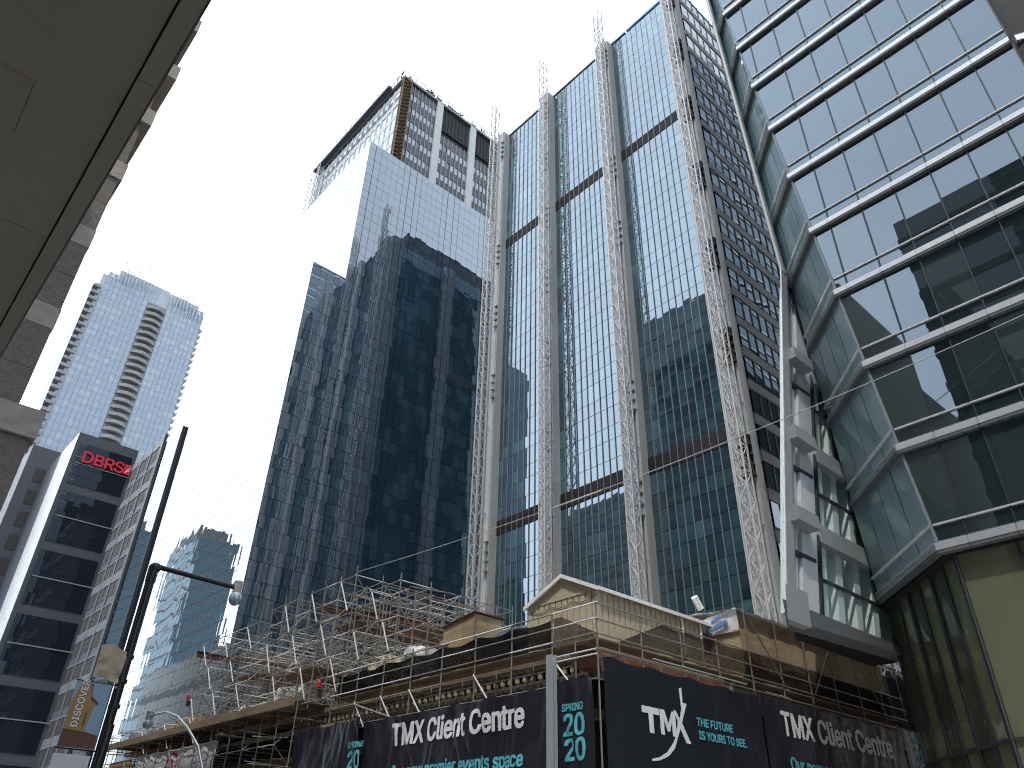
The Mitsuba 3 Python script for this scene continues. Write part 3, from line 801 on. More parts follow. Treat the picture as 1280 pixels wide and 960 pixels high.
part(AT, 'slab_nose', MB().hexa([(24.2, 12.85, 8.9), (25.8, 12.85, 8.9), (25.8, 13.2, 8.9), (24.85, 13.2, 8.9), (24.5, 12.85, 10.2), (26.0, 12.85, 10.2), (26.0, 13.2, 10.2), (25.1, 13.2, 10.2)]), 'link_metal')


# ------------------------------------------------------------------ low building wrapped in scaffolding at the corner
TM = thing('corner_building', 'low old corner building behind dark banners, with a balustrade cornice and a brick upper edge', 'building')
XL, YR = 19.0, 16.9
part(TM, 'wall', MB().box(XL + 1.9, 60, YR + 1.9, 66, 0, 7.4), 'dark_room')
part(TM, 'roof', MB().box(XL + 1.3, 60, YR + 1.3, 66, 7.95, 8.2), 'deck_wood')
part(TM, 'brick_edge', MB().box(XL + .35, 28, YR + 1.0, YR + 1.5, 7.3, 7.94), 'brick')
part(TM, 'stone_edge', MB().box(28.02, 46, YR + 1.0, YR + 1.5, 7.2, 7.94), 'cornice')
part(TM, 'cornice', MB().box(XL + 1.35, XL + 2.2, 17.9, 52, 7.86, 7.95).box(XL + 1.3, XL + 2.2, 17.9, 52, 7.30, 7.40), 'cornice')
for i in range(52):
    y = 18.2 + i * .42
    mb = MB()
    for q in range(4):
        mb.tube((XL + 1.52, y, 7.40 + q * .115), (XL + 1.52, y, 7.40 + (q + 1) * .115), (.07, .12, .10, .06)[q], 7)
    part(TM, 'baluster', mb, 'cornice')
for i in range(80): part(TM, 'dentil', MB().box(XL + 1.2, XL + 1.45, 18.0 + i * .42, 18.2 + i * .42, 7.18, 7.29), 'cornice') if i < 60 else None
for z in (3.2, 5.9): part(TM, 'floor_edge', MB().box(XL + 1.5, XL + 1.9, YR + 1.5, 60, z, z + .3), 'deck_wood')


# scaffolding ------------------------------------------------------
class Scaf:
    def __init__(s, label, group='scaffolds around the low corner building'):
        s.k = thing('scaffolding', label, 'scaffolding', group)
        s.items = {}

    def t(s, kind, a, b, r=.03, m='tube'):
        a, b = np.array(a, float), np.array(b, float)
        s.items.setdefault(kind, []).append((MB().tube(a, b, r), m, (a + b) / 2, np.linalg.norm(b - a)))

    def deck(s, x0, x1, y0, y1, z, along='y'):
        L = s.items.setdefault('deck_board', [])
        if along == 'y':
            n = max(1, int((x1 - x0) / .24))
            for i in range(n):
                a = x0 + i * .24
                L.append((MB().box(a + .01, a + .22, y0, y1, z, z + .045), 'deck_wood', ((x0 + x1) / 2, (y0 + y1) / 2, z), y1 - y0))
        else:
            n = max(1, int((y1 - y0) / .24))
            for i in range(n):
                a = y0 + i * .24
                L.append((MB().box(x0, x1, a + .01, a + .22, z, z + .045), 'deck_wood', ((x0 + x1) / 2, (y0 + y1) / 2, z), x1 - x0))

    def end(s):
        for kind, L in s.items.items(): many(s.k, kind, L, 300)


# left run along the street: standards, guard rails, brackets
S = Scaf('long scaffold run with three guard rails along the left side, above the dark banners')
ysd = [16.9 + 2.1 * i for i in range(9)]
for i, y in enumerate(ysd):
    S.t('standard', (XL, y, .15), (XL, y, 9.3 + .1 * rng.random()), .032)
    S.t('standard', (XL + 1.15, y + .05, .15), (XL + 1.15, y + .05, 8.1), .03)
    S.t('transom', (XL - .1, y, 7.62), (XL + 1.2, y, 7.62))
    S.t('transom', (XL - .1, y, 6.72), (XL + 1.2, y, 6.72))
    if i % 2 == 1 or i == 6: S.t('brace', (XL - .06, y, 7.7), (XL - .06, y - 1.0, 6.6), .032, 'tube_bright')
    if i % 2 == 0 and i: S.t('brace', (XL + 1.1, y, 7.7), (XL + 1.1, y + 1.9, 5.2), .03)
for a, b in zip(ysd[:-1], ysd[1:]):
    for z in (9.17, 8.66, 8.18): S.t('guard_rail', (XL - .04, a - .08, z), (XL - .04, b + .08, z), .027, 'tube_bright' if rng.random() < .45 else 'tube')
    S.t('ledger', (XL - .04, a - .05, 6.74), (XL - .04, b + .05, 6.74), .027)
    if a > 24: S.t('ledger', (XL - .04, a, 7.62), (XL - .04, b, 7.62), .026)
    S.t('ledger', (XL + 1.15, a, 7.62), (XL + 1.15, b, 7.62), .026)
S.t('ledger', (XL - .05, 16.9, 7.66), (XL - .05, 19.05, 7.66), .028, 'tube_bright')
S.t('ledger', (XL - .05, 16.9, 7.5), (XL - .05, 19.05, 7.5), .028, 'tube_bright')
S.deck(XL + .05, XL + 1.2, 16.95, 33.6, 8.02)
S.t('brace', (XL - .06, 31.6, 7.6), (XL - .06, 28.0, 6.6), .05, 'tube')
S.end()
# right run
S = Scaf('scaffold run with guard rails along the right side, climbing in front of the plywood enclosure')
xsd = [19.0 + 2.3 * i for i in range(11)]
for i, x in enumerate(xsd):
    zt = 9.25 if x < 27.5 else 11.0
    S.t('standard', (x, YR, .15 if i % 4 == 0 else 7.3), (x, YR, zt), .032)
    S.t('standard', (x, YR + 1.0, .15), (x, YR + 1.0, 8.1), .03)
for a, b in zip(xsd[:-1], xsd[1:]):
    for z in (9.15, 8.62, 8.15, 7.65): S.t('guard_rail', (a - .08, YR - .04, z), (b + .08, YR - .04, z), .026)
for a, z0, b, z1 in ((28.2, 10.8, 30.5, 8.2), (33, 8.2, 35.2, 10.6), (37.4, 10.6, 39.6, 8.2)): S.t('brace', (a, YR - .07, z0), (b, YR - .07, z1), .03)
S.t('ledger', (21.8, YR - .05, 7.8), (27.6, YR - .05, 7.8), .03, 'galvanised')
S.deck(19.1, 42, YR + .05, YR + 1.0, 8.02, 'x')
S.end()


def tower(label, x0, x1, y0, y1, z0, z1, dx, dy, lift=1.9, clutter=1.0, decks=(), skip=.1, zig=True, roofside=None):
    S = Scaf(label)
    nx, ny, nz = max(1, round((x1 - x0) / dx)), max(1, round((y1 - y0) / dy)), max(1, round((z1 - z0) / lift))
    X_, Y_, Z_ = np.linspace(x0, x1, nx + 1), np.linspace(y0, y1, ny + 1), np.linspace(z0, z1, nz + 1)
    for x in X_:
        for y in Y_:
            S.t('standard', (x, y, z0 - .3 * rng.random()), (x, y, z1 + (.5 * rng.random() if rng.random() < .6 else 0)), .03)
    for z in Z_[0:]:
        for zz in (z, z + .5 * lift) if z < z1 - .1 else (z,):
            for y in Y_:
                for a, b in zip(X_[:-1], X_[1:]):
                    if rng.random() > skip: S.t('ledger', (a - .1, y, zz), (b + .1, y, zz), .025, 'tube' if rng.random() < .8 else 'tube_bright')
            for x in X_:
                for a, b in zip(Y_[:-1], Y_[1:]):
                    if rng.random() > skip: S.t('ledger', (x, a - .1, zz), (x, b + .1, zz), .025, 'tube' if rng.random() < .75 else 'tube_bright')
    for i in range(nz):
        for j, y in enumerate(Y_):
            for a, b in zip(X_[:-1], X_[1:]):
                if rng.random() < .55 * clutter: S.t('brace', (a, y, Z_[i]), (b, y, Z_[i + 1]), .026) if (i + j) % 2 else S.t('brace', (b, y, Z_[i]), (a, y, Z_[i + 1]), .026)
        if zig:
            for q, b in enumerate(Y_[1:]):
                if (q + i) % 2 == 0: S.t('brace', (x0 - .06, b - .15, Z_[i + 1] - .1), (x0 - .06, Y_[q] + .35, Z_[i] + .15), .034, 'tube_bright')
    for z, fx0, fx1, fy0, fy1 in decks: S.deck(fx0, fx1, fy0, fy1, z, 'x')
    for q in range(int(34 * clutter)):
        y = y0 + (y1 - y0) * rng.random(); z = z0 + (z1 - z0) * rng.random(); a = x0 + (x1 - x0) * rng.random() * .6
        S.t('loose_tube', (a - .4, y, z), (min(a + 1 + 2.5 * rng.random(), x1 + .6), y + rng.normal(0, .3), z + rng.normal(0, .06)), .024, 'tube_bright' if rng.random() < .3 else 'tube')
    S.end()
    return S


tower('tall open scaffold tower on the roof, peaking in front of the dark mirror glass', 19.0, 27.0, 33.0, 42.0, 8.2, 13.9, 1.6, 1.5, 1.9, decks=((12.0, 20, 26, 34, 36.5), (10.1, 19.5, 24, 37, 41)))
tower('lower scaffold bay between the tall scaffold tower and the plywood box', 19.0, 26.0, 28.9, 32.6, 9.4, 12.7, 1.75, 1.25, 1.65, decks=((11.2, 21, 24, 30, 32),), zig=True)
tower('leftmost dense scaffold block with white tubes, beside the lamp head', 19.0, 27.0, 43.5, 51.5, 8.6, 13.5, 1.6, 1.6, 1.7, 1.3, decks=((11.0, 20, 27, 45, 48), (12.6, 22, 27, 48, 51)))
tower('low scaffold frame with wooden decks at the far left end of the site', 18.6, 20.6, 46, 66, 5.4, 8.9, 2.0, 2.1, 1.75, .5, decks=())
tower('braced scaffold below the wooden loading deck, between white and dark banners', 18.7, 21.0, 36.5, 45.5, 2.2, 8.6, 2.3, 1.9, 2.1, .8, decks=(), skip=.25, zig=False)
# rust red beams lying in the scaffolds
single('steel_beam', MB().bar((19.2, 36.6, 13.0), (24.5, 33.8, 12.6), .12, .3).bar((19.2, 36.6, 13.16), (24.5, 33.8, 12.76), .3, .03).bar((19.2, 36.6, 12.84), (24.5, 33.8, 12.44), .3, .03), 'rust', 'long rust red steel beam lying high in the tall scaffold tower', 'steel beam')
single('steel_beam', MB().bar((18.7, 51.6, 12.9), (23.5, 49.6, 12.6), .12, .3).bar((18.7, 51.6, 13.06), (23.5, 49.6, 12.76), .3, .03).bar((18.7, 51.6, 12.74), (23.5, 49.6, 12.44), .3, .03), 'rust', 'dark red steel beam poking out of the leftmost dense scaffold block', 'steel beam')
# wooden loading deck and loose sheets on the left
k = thing('loading_deck', 'weathered wooden loading deck projecting over the street below the white sheets', 'deck')
for i in range(56): part(k, 'plank', MB().box(18.5, 21.4, 36.6 + i * .5, 36.6 + i * .5 + .46, 8.28 + .02 * rng.random(), 8.36), 'deck_wood')
part(k, 'edge_beam', MB().box(18.3, 18.48, 36.4, 64.6, 8.02, 8.4), 'deck_wood')
for i in range(9): part(k, 'joist', MB().box(18.5, 21.4, 37 + i * 3.2, 37.15 + i * 3.2, 8.05, 8.27), 'deck_wood')


def sheet(pts_fn, nu, nv, th=.02):
    u, v = np.meshgrid(np.linspace(0, 1, nu), np.linspace(0, 1, nv), indexing='ij')
    P = pts_fn(u, v)
    P2 = P + np.array([th, th * .3, 0])
    V = np.vstack([P.reshape(-1, 3), P2.reshape(-1, 3)]); F = []
    N = nu * nv
    for i in range(nu - 1):
        for j in range(nv - 1):
            a, b, c, d = i * nv + j, (i + 1) * nv + j, (i + 1) * nv + j + 1, i * nv + j + 1
            F += [[a, b, c], [a, c, d], [a + N, c + N, b + N], [a + N, d + N, c + N]]
    return MB().add(V, F)


def tarp(x, y0, y1, z0, z1, amp, seed, lean=.0):
    def fn(u, v):
        y, z = y0 + (y1 - y0) * u, z0 + (z1 - z0) * v
        n = meshkit.noise(np.stack([y * 1.1, z * 1.3, 0 * y + seed], -1), seed) - .5
        n2 = meshkit.noise(np.stack([y * 3.1 + z * 1.5, z * 1.1, 0 * y], -1), seed + 9) - .5
        return np.stack([x + lean * v + amp * (n + .5 * n2), y, z - .25 * amp * np.sin(np.pi * u) * v], -1)
    return sheet(fn, 26, 14)


single('white_tarp', tarp(20.6, 38.4, 43.6, 8.45, 10.1, .5, 3, .5), 'white_sheet', 'large crumpled white sheet wrapped round materials on the loading deck', 'tarpaulin', smooth=True)
single('white_tarp', tarp(20.6, 45.2, 49.2, 8.45, 9.9, .5, 5, .9), 'white_sheet', 'smaller white sheet farther left on the loading deck, beside the stacked lumber', 'tarpaulin', smooth=True)
for i, (y, h) in enumerate(((50.2, .75), (53.4, .6))):
    k = thing('lumber_stack', ('stack of pale lumber on end on the loading deck, beside the smaller white sheet', 'low stack of pale lumber nearer the curved lamp')[i], 'lumber')
    for j in range(7): part(k, 'plank', MB().box(19.4, 19.7, y + j * .38, y + j * .38 + .3, 8.38, 8.38 + h + .2 * rng.random()), 'plywood')
for (y, z, x), lab in (((51.86, 10.3, 18.9), 'small red box on the end of the leftmost dense scaffold block'), ((34.9, 8.85, 18.85), 'red box hanging by the loading deck, near the dark banner')):
    k = thing('red_box', lab, 'box')
    part(k, 'body', MB().tube((x, y, z - .12), (x, y, z + .08), .13, 12).sphere((x, y, z + .08), .125, 2), 'red')
    part(k, 'bracket', MB().box(x - .03, x + .2, y - .03, y + .03, z - .55, z - .2), 'mullion_dark')

# things on the roof -------------------------------------------------
k = thing('plywood_box', 'plywood site box with a sloping top on the roof, between wrapped pallets and blue tarpaulin', 'site box')
part(k, 'front_panel', MB().hexa([(21.5, 26.4, 8.2), (21.5, 28.66, 8.2), (21.54, 28.66, 8.2), (21.54, 26.4, 8.2), (21.5, 26.4, 11.22), (21.5, 28.66, 10.92), (21.54, 28.66, 10.92), (21.54, 26.4, 11.22)]), 'plywood')
part(k, 'side_panel', MB().box(21.55, 23.1, 26.4, 26.44, 8.2, 11.18), 'plywood')
part(k, 'rear_panel', MB().box(21.55, 23.1, 28.6, 28.66, 8.2, 10.9), 'plywood')
part(k, 'roof', MB().hexa([(21.4, 26.3, 11.23), (21.4, 28.76, 10.92), (23.2, 28.76, 10.92), (23.2, 26.3, 11.23), (21.4, 26.3, 11.28), (21.4, 28.76, 10.97), (23.2, 28.76, 10.97), (23.2, 26.3, 11.28)]), 'rust')
part(k, 'ledge', MB().box(21.3, 21.5, 28.2, 28.6, 10.15, 10.3), 'plywood')
part(k, 'corner_post', MB().box(21.47, 21.56, 26.36, 26.45, 8.2, 11.2), 'deck_wood')
single('blue_tarp', MB().mesh(trimesh.Trimesh(*(lambda m: (m.vertices * [1.2, 1.7, .32] + [22.4, 23.9, 9.78] + .12 * (meshkit.noise(m.vertices * 4, 2)[:, None] - .5), m.faces))(trimesh.creation.icosphere(subdivisions=3)))), 'navy', 'crumpled dark blue tarpaulin heap between the plywood box and the tan shed', 'tarpaulin', smooth=True)
single('covered_heap', MB().mesh(trimesh.Trimesh(*(lambda m: (np.clip(m.vertices * 1.5, -1, 1) * [1.1, 1.7, .9] + [22.4, 23.9, 9.1] + .1 * (meshkit.noise(m.vertices * 3, 2)[:, None] - .5), m.faces))(trimesh.creation.icosphere(subdivisions=3)))), 'dark_soffit', 'dark covered heap of materials under the blue tarpaulin', 'heap', smooth=True)
for i, (y, h, m) in enumerate(((29.6, 1.75, 'white_sheet'), (31.0, 1.55, 'canvas'), (32.4, 1.8, 'canvas'))):
    mt = trimesh.creation.icosphere(subdivisions=3)
    v = np.clip(mt.vertices * 1.45, -1, 1) * [.7, .62, h / 2] + [21.0, y, 8.25 + h / 2]
    v += .16 * (meshkit.noise(v * 3.2, i)[:, None] - .5)
    single('wrapped_pallet', MB().add(v, mt.faces), m, ('white wrapped pallet directly left of the plywood box', 'brown wrapped pallet in the middle of the three on the roof', 'brown wrapped pallet farthest left on the roof, under the scaffold')[i], 'pallet', smooth=True)

SH = thing('site_shed', 'tan ribbed metal shed with a white gable roof on the roof corner', 'shed')
sx0, sx1, sy0, sy1, ze, zr = 21.0, 28.9, 18.6, 22.3, 10.5, 11.33
ym_ = (sy0 + sy1) / 2 - .12
part(SH, 'gable', MB().add([(sx0, sy0, ze), (sx0, sy1, ze), (sx0, ym_, zr), (sx0 + .08, sy0, ze), (sx0 + .08, sy1, ze), (sx0 + .08, ym_, zr)], [[0, 2, 1], [3, 4, 5], [0, 1, 4], [0, 4, 3], [1, 2, 5], [1, 5, 4], [2, 0, 3], [2, 3, 5]]), 'tan_siding')
part(SH, 'wall', MB().box(sx0 + .08, sx1, sy0 + .08, sy1, 8.2, ze), 'tan_siding')
def ribs(length):
    xs_, out = 0.0, []
    while xs_ < length - .01:
        out += [(xs_, 0), (xs_ + .25, 0), (xs_ + .26, .07), (xs_ + .30, .07), (xs_ + .31, 0)]; xs_ += .32
    return [q for q in out if q[0] <= length] + [(length, 0)]
def ribbed(kind):
    mb = MB()
    pts = ribs(sy1 - sy0 if kind == 'y' else sx1 - sx0)
    for (a, da), (b, db) in zip(pts[:-1], pts[1:]):
        if kind == 'y': q = [(sx0 - .0 + da, sy0 + a), (sx0 + db, sy0 + b), (sx0 + .1, sy0 + b), (sx0 + .1, sy0 + a)]
        else: q = [(sx0 + a, sy0 + da), (sx0 + b, sy0 + db), (sx0 + b, sy0 + .1), (sx0 + a, sy0 + .1)]
        mb.hexa([(*p, 8.2) for p in q] + [(*p, ze - .03) for p in q])
    return mb
part(SH, 'front_siding', ribbed('y'), 'tan_siding')
part(SH, 'side_siding', ribbed('x'), 'tan_siding')
part(SH, 'corner_trim', MB().box(sx0 - .03, sx0 + .09, sy0 - .03, sy0 + .09, 8.2, ze), 'tan_siding')
part(SH, 'corner_trim', MB().box(sx0 - .03, sx0 + .09, sy1 - .06, sy1 + .03, 8.2, ze), 'tan_siding')
part(SH, 'gable_trim', MB().box(sx0 - .03, sx0 + .02, sy0, sy1, ze - .06, ze), 'tan_siding')
for s, yy in ((-1, sy0 - .18), (1, sy1 + .18)):
    d = np.array([0, yy - ym_, ze - .06 - zr])
    zz0 = ze - .07
    part(SH, 'roof', MB().hexa([(sx0 - .14, ym_, zr), (sx1 + .15, ym_, zr), (sx1 + .15, yy, zz0), (sx0 - .14, yy, zz0), (sx0 - .14, ym_, zr + .06), (sx1 + .15, ym_, zr + .06), (sx1 + .15, yy, zz0 + .06), (sx0 - .14, yy, zz0 + .06)]), 'white_roof')
    part(SH, 'barge_board', MB().hexa([(sx0 - .18, ym_, zr - .07), (sx0 - .14, ym_, zr - .07), (sx0 - .14, yy, zz0 - .07), (sx0 - .18, yy, zz0 - .07), (sx0 - .18, ym_, zr + .09), (sx0 - .14, ym_, zr + .09), (sx0 - .14, yy, zz0 + .09), (sx0 - .18, yy, zz0 + .09)]), 'white_roof')
part(SH, 'eave_trim', MB().box(sx0 - .14, sx1 + .15, sy0 - .22, sy0 - .18, ze - .12, ze + .02), 'white_roof')
part(SH, 'window', MB().box(27.6, 28.5, sy0 - .02, sy0 + .05, 9.3, 10.1), 'slate_panel')
for x in (26.1, 27.35): part(SH, 'downpipe', MB().tube((x, sy0 - .08, 8.2), (x, sy0 - .08, 10.4), .05, 8), 'white_paint')
# string of cable along the gable wall
pts = [(sx0 - .03, sy0 + .1 + (sy1 - sy0 - .2) * t, ze - .25 - .12 * abs(math.sin(t * 9.5))) for t in np.linspace(0, 1, 40)]
part(SH, 'cable_loop', MB().poly(pts, .012, 5), 'mullion_dark')

PE = thing('plywood_enclosure', 'long brown plywood enclosure topped with loose sheeting along the right parapet', 'site enclosure')
n = 11; w = (41.0 - 28.15) / n
for i in range(n):
    a = 28.15 + i * w
    part(PE, 'panel', MB().hexa([(a, 17.15, 8.2), (a + w - .02, 17.15, 8.2), (a + w - .02, 17.2, 8.2), (a, 17.2, 8.2), (a, 17.15 + .03 * rng.random(), 10.85), (a + w - .02, 17.15 + .03 * rng.random(), 10.85), (a + w - .02, 17.2, 10.85), (a, 17.2, 10.85)]), 'plywood')
part(PE, 'end_panel', MB().box(28.1, 28.15, 17.15, 19.6, 8.2, 10.0), 'plywood')
part(PE, 'top_rail', MB().box(28.0, 28.12, 17.1, 19.6, 9.98, 10.06), 'plywood')
def cov(u, v):
    x, y = 27.9 + 13.3 * u, 17.0 + 3.4 * v
    nz = meshkit.noise(np.stack([x * 1.7, y * 2, 0 * x], -1), 6) - .5
    return np.stack([x + .1 * nz, y - .06, 10.88 + .22 * nz + .15 * np.sin(v * np.pi)], -1)
part(PE, 'cover_sheet', sheet(cov, 60, 8), 'white_sheet', True)
def cov2(u, v):
    y, z = 17.1 + 2.6 * u, 10.0 + .95 * v * (1 - .35 * u)
    nz = meshkit.noise(np.stack([y * 2.5, z * 3, 0 * y], -1), 16) - .5
    return np.stack([28.0 + .12 * nz, y, z], -1)
part(PE, 'end_sheet', sheet(cov2, 22, 8), 'white_sheet', True)
def prt(y0, z0, l, h, a):
    c, s_ = math.cos(a), math.sin(a)
    q = [(y0, z0), (y0 + l * c, z0 + l * s_), (y0 + l * c - h * s_, z0 + l * s_ + h * c), (y0 - h * s_, z0 + h * c)]
    return MB().hexa([(27.84, *p) for p in (q[0], q[1])] + [(27.9, *p) for p in (q[1], q[0])] + [(27.84, *p) for p in (q[3], q[2])] + [(27.9, *p) for p in (q[2], q[3])])
for a in ((17.5, 10.35, .7, .16, -.3), (18.3, 10.15, .6, .14, -.2), (17.8, 10.62, .5, .12, -.4), (19.0, 10.25, .3, .2, 0)): part(PE, 'printed_patch', prt(*a), 'blue_print')
single('site_hoarding', MB().box(37.5, 57.5, 20.4, 20.5, 8.2, 12.6), 'navy_dark', 'dark hoarding behind the white roof truss at the far right end', 'hoarding')
k = thing('roof_lamp', 'small white cylindrical lamp head on a short post behind the tan shed', 'lamp')
part(k, 'head', MB().tube((29.35, 20.0, 12.3), (29.75, 20.0, 11.82), .16, 14), 'white_paint', 40)
part(k, 'post', MB().tube((29.7, 20.05, 8.2), (29.7, 20.05, 11.85), .05, 8), 'mullion_dark')
k = thing('roof_truss', 'white tube truss lying above the far end of the plywood enclosure', 'truss')
for y, z in ((16.95, 11.2), (16.95, 10.6), (17.6, 11.2), (17.6, 10.6)): part(k, 'chord', MB().tube((37.6, y, z), (47.6, y, z - .25), .045), 'white_paint')
for i in range(15):
    x = 37.8 + i * .64
    dz = -.025 * (x - 37.6)
    for y in (16.95, 17.6): part(k, 'diagonal', MB().tube((x, y, (10.6 if i % 2 else 11.2) + dz), (x + .64, y, (11.2 if i % 2 else 10.6) + dz), .032), 'white_paint')
    part(k, 'cross_tube', MB().tube((x, 16.95, 11.2 + dz), (x, 17.6, 11.2 + dz), .028), 'white_paint')

# debris netting on the guard rails ---------------------------------
def netting(fn, label, nu=40, nv=10, m='net'):
    return single('debris_netting', sheet(fn, nu, nv, .004), m, label, 'netting', smooth=True)


def net_left(ya, yb, z0, z1, seed):
    def fn(u, v):
        y, z = ya + (yb - ya) * u, z0 + (z1 - z0) * v
        n = meshkit.noise(np.stack([y * 1.4, z * 2.2, 0 * y], -1), seed) - .5
        sag = .12 * np.abs(np.sin((y - 16.9) / 2.1 * np.pi)) * v
        return np.stack([XL + .12 + .22 * n, y, z - sag], -1)
    return fn


netting(net_left(19.1, 33.4, 8.08, 9.1, 3), 'dark netting hung on the guard rails along the left side')
def net_corner(u, v):
    y = 17.0 + 2.1 * u
    top = 8.25 + .85 * np.clip(u * 1.25 - .05, 0, 1)
    n = meshkit.noise(np.stack([y * 3.4, v * 2.0, 0 * y], -1), 5) - .5
    return np.stack([XL + .15 + .35 * n, y, 8.08 + (top - 8.08) * v], -1)
netting(net_corner, 'small drooping dark net at the corner in front of the shed gable', 30, 10, 'net_thin')
def net_right(xa, xb, z0, z1, seed, ramp=0):
    def fn(u, v):
        x = xa + (xb - xa) * u
        top = z1 if not ramp else z0 + (z1 - z0) * np.clip(u * ramp, 0, 1)
        z = z0 + (top - z0) * v
        n = meshkit.noise(np.stack([x * 1.4, z * 2.2, 0 * x], -1), seed) - .5
        return np.stack([x, YR + .12 + .2 * n, z], -1)
    return fn
netting(net_right(20.2, 28.0, 8.1, 9.15, 4, 3.2), 'dark netting rising along the right guard rails in front of the shed side')
netting(net_right(41.1, 48.0, 7.4, 10.3, 9), 'tall dark netting at the far right end under the white truss')
netting(net_right(28.1, 41.0, 8.1, 9.25, 6), 'dark netting across the lower half of the plywood enclosure')

# banners -------------------------------------------------------------
def wrinkle(a, z, seed, amp):
    q = np.stack([a * .55 + z * .25, z * .35 - a * .1, 0 * a + seed], -1)
    d = meshkit.noise(q, seed) - .5
    q2 = np.stack([a * 1.6 - z * .9, z * .5 + a * .35, 0 * a + seed], -1)
    e = np.abs(meshkit.noise(q2, seed + 1) - .5)
    f = np.abs(meshkit.noise(np.stack([a * 3.4 + z * .5, z * .22, 0 * a + 3.0], -1), seed + 2) - .5)
    return amp * (1.2 * d - 1.3 * e - .55 * f)


def banner(label, side, a0, a1, z0, z1, seed, amp, m='banner', texts=(), extra=None):
    """side 'L': cloth facing -x running along y; side 'R': facing -y running along x. texts: (string, start, baseline, cap height, width, material)"""
    base = XL - .13 if side == 'L' else YR - .13
    k = thing('site_banner', label, 'banner')
    def fn(u, v):
        a, z = a0 + (a1 - a0) * u, z0 + (z1 - z0) * v
        d = base + wrinkle(a, z, seed, amp)
        z = z - .1 * np.abs(np.sin(a * 1.5 + seed)) * v * (amp > .03)
        return np.stack([d, a, z], -1) if side == 'L' else np.stack([a, d, z], -1)
    nu = max(12, int(abs(a1 - a0) / .08)); nv = max(10, int((z1 - z0) / .16))
    part(k, 'cloth', sheet(fn, nu, nv, .006 if side == 'L' else .002), m, True)
    sg = -1 if side == 'L' else 1

    def lay(v2, f, mm, name):  # v2: along the reading direction, up
        ms = trimesh.Trimesh(np.c_[v2, np.zeros(len(v2))], f, process=True)
        v3, f3 = trimesh.remesh.subdivide_to_size(ms.vertices, ms.faces, .11, max_iter=12)
        a, z = v3[:, 0], v3[:, 1]
        d = base + wrinkle(a, z, seed, amp) - .022
        P = np.stack([d, a, z], -1) if side == 'L' else np.stack([a, d, z], -1)
        part(k, name, MB().add(P, f3), mm, True)
    for (s, st, zb_, cap, wid, mm) in texts:
        t = meshkit.text_mesh(s, cap, .01, bold=True)
        tv = t.vertices; keep = tv[t.faces].mean(1)[:, 2]
        nz = t.face_normals[:, 2] > .5
        v = tv[:, :2].copy()
        w0 = v[:, 0].max() - v[:, 0].min()
        o = .055 * cap
        lay(np.vstack([np.c_[st + sg * ((v[:, 0] - v[:, 0].min()) * wid / w0 + e * o), zb_ + v[:, 1] + .3 * o * e] for e in (-.5, .5)]), np.vstack([t.faces[nz], t.faces[nz] + len(v)]), mm, 'lettering')
    if extra: extra(lay)
    return k


LW, LC = 'letter_white', 'letter_cyan'
banner('long dark banner reading TMX Client Centre on the left side', 'L', 30.35, 18.98, 2.4, 6.76, 11, .12, texts=(
    ('TMX Client Centre', 28.05, 5.62, .78, 7.85, LW), ('Our new premier events space', 28.0, 4.42, .46, 7.75, LC)))
banner('narrow dark banner reading SPRING 2020 on the left of the corner', 'L', 18.86, 16.98, 2.4, 6.86, 14, .15, texts=(
    ('SPRING', 18.35, 5.86, .22, .92, LC), ('20', 18.27, 5.14, .62, .86, LC), ('20', 18.23, 4.42, .62, .86, LC)))
banner('dark banner reading SPRING 20 partly behind tubes, left of the long banner', 'L', 36.3, 30.5, 2.4, 6.95, 17, .24, texts=(
    ('SPRING', 30.75 + .5, 5.75, .22, 1.2, LC), ('20', 31.2, 4.95, .66, 1.05, LC), ('20', 31.2, 4.15, .66, 1.05, LC)))


def tmx(lay):
    ext = lambda pts: trimesh.creation.triangulate_polygon(__import__('shapely').Polygon(pts), engine='earcut')
    W = LW
    for pts in ([(20.85, 6.16), (21.75, 6.16), (21.75, 5.95), (21.42, 5.95), (21.42, 5.36), (21.18, 5.36), (21.18, 5.95), (20.85, 5.95)],
                [(21.78, 5.38), (21.78, 6.16), (22.02, 6.16), (22.22, 5.75), (22.42, 6.16), (22.62, 6.16), (22.62, 5.38), (22.42, 5.38), (22.42, 5.8), (22.27, 5.5), (22.16, 5.5), (21.99, 5.82), (21.99, 5.38)],
                [(22.98, 6.98), (23.14, 7.02), (23.12, 6.52), (23.36, 6.52), (22.98, 5.86), (23.42, 5.24), (23.14, 5.24), (22.86, 5.66), (22.62, 5.28), (22.48, 5.24), (22.74, 5.86), (22.55, 6.22), (22.66, 6.22), (22.86, 5.98), (23.0, 6.3)],
                [(22.62, 5.26), (22.45, 5.0), (22.1, 4.75), (21.6, 4.58), (21.22, 4.53), (21.22, 4.60), (21.6, 4.68), (22.02, 4.86), (22.32, 5.1), (22.5, 5.3)]):
        v, f = ext(pts)[:2]
        lay(np.asarray(v), f, W, 'lettering')


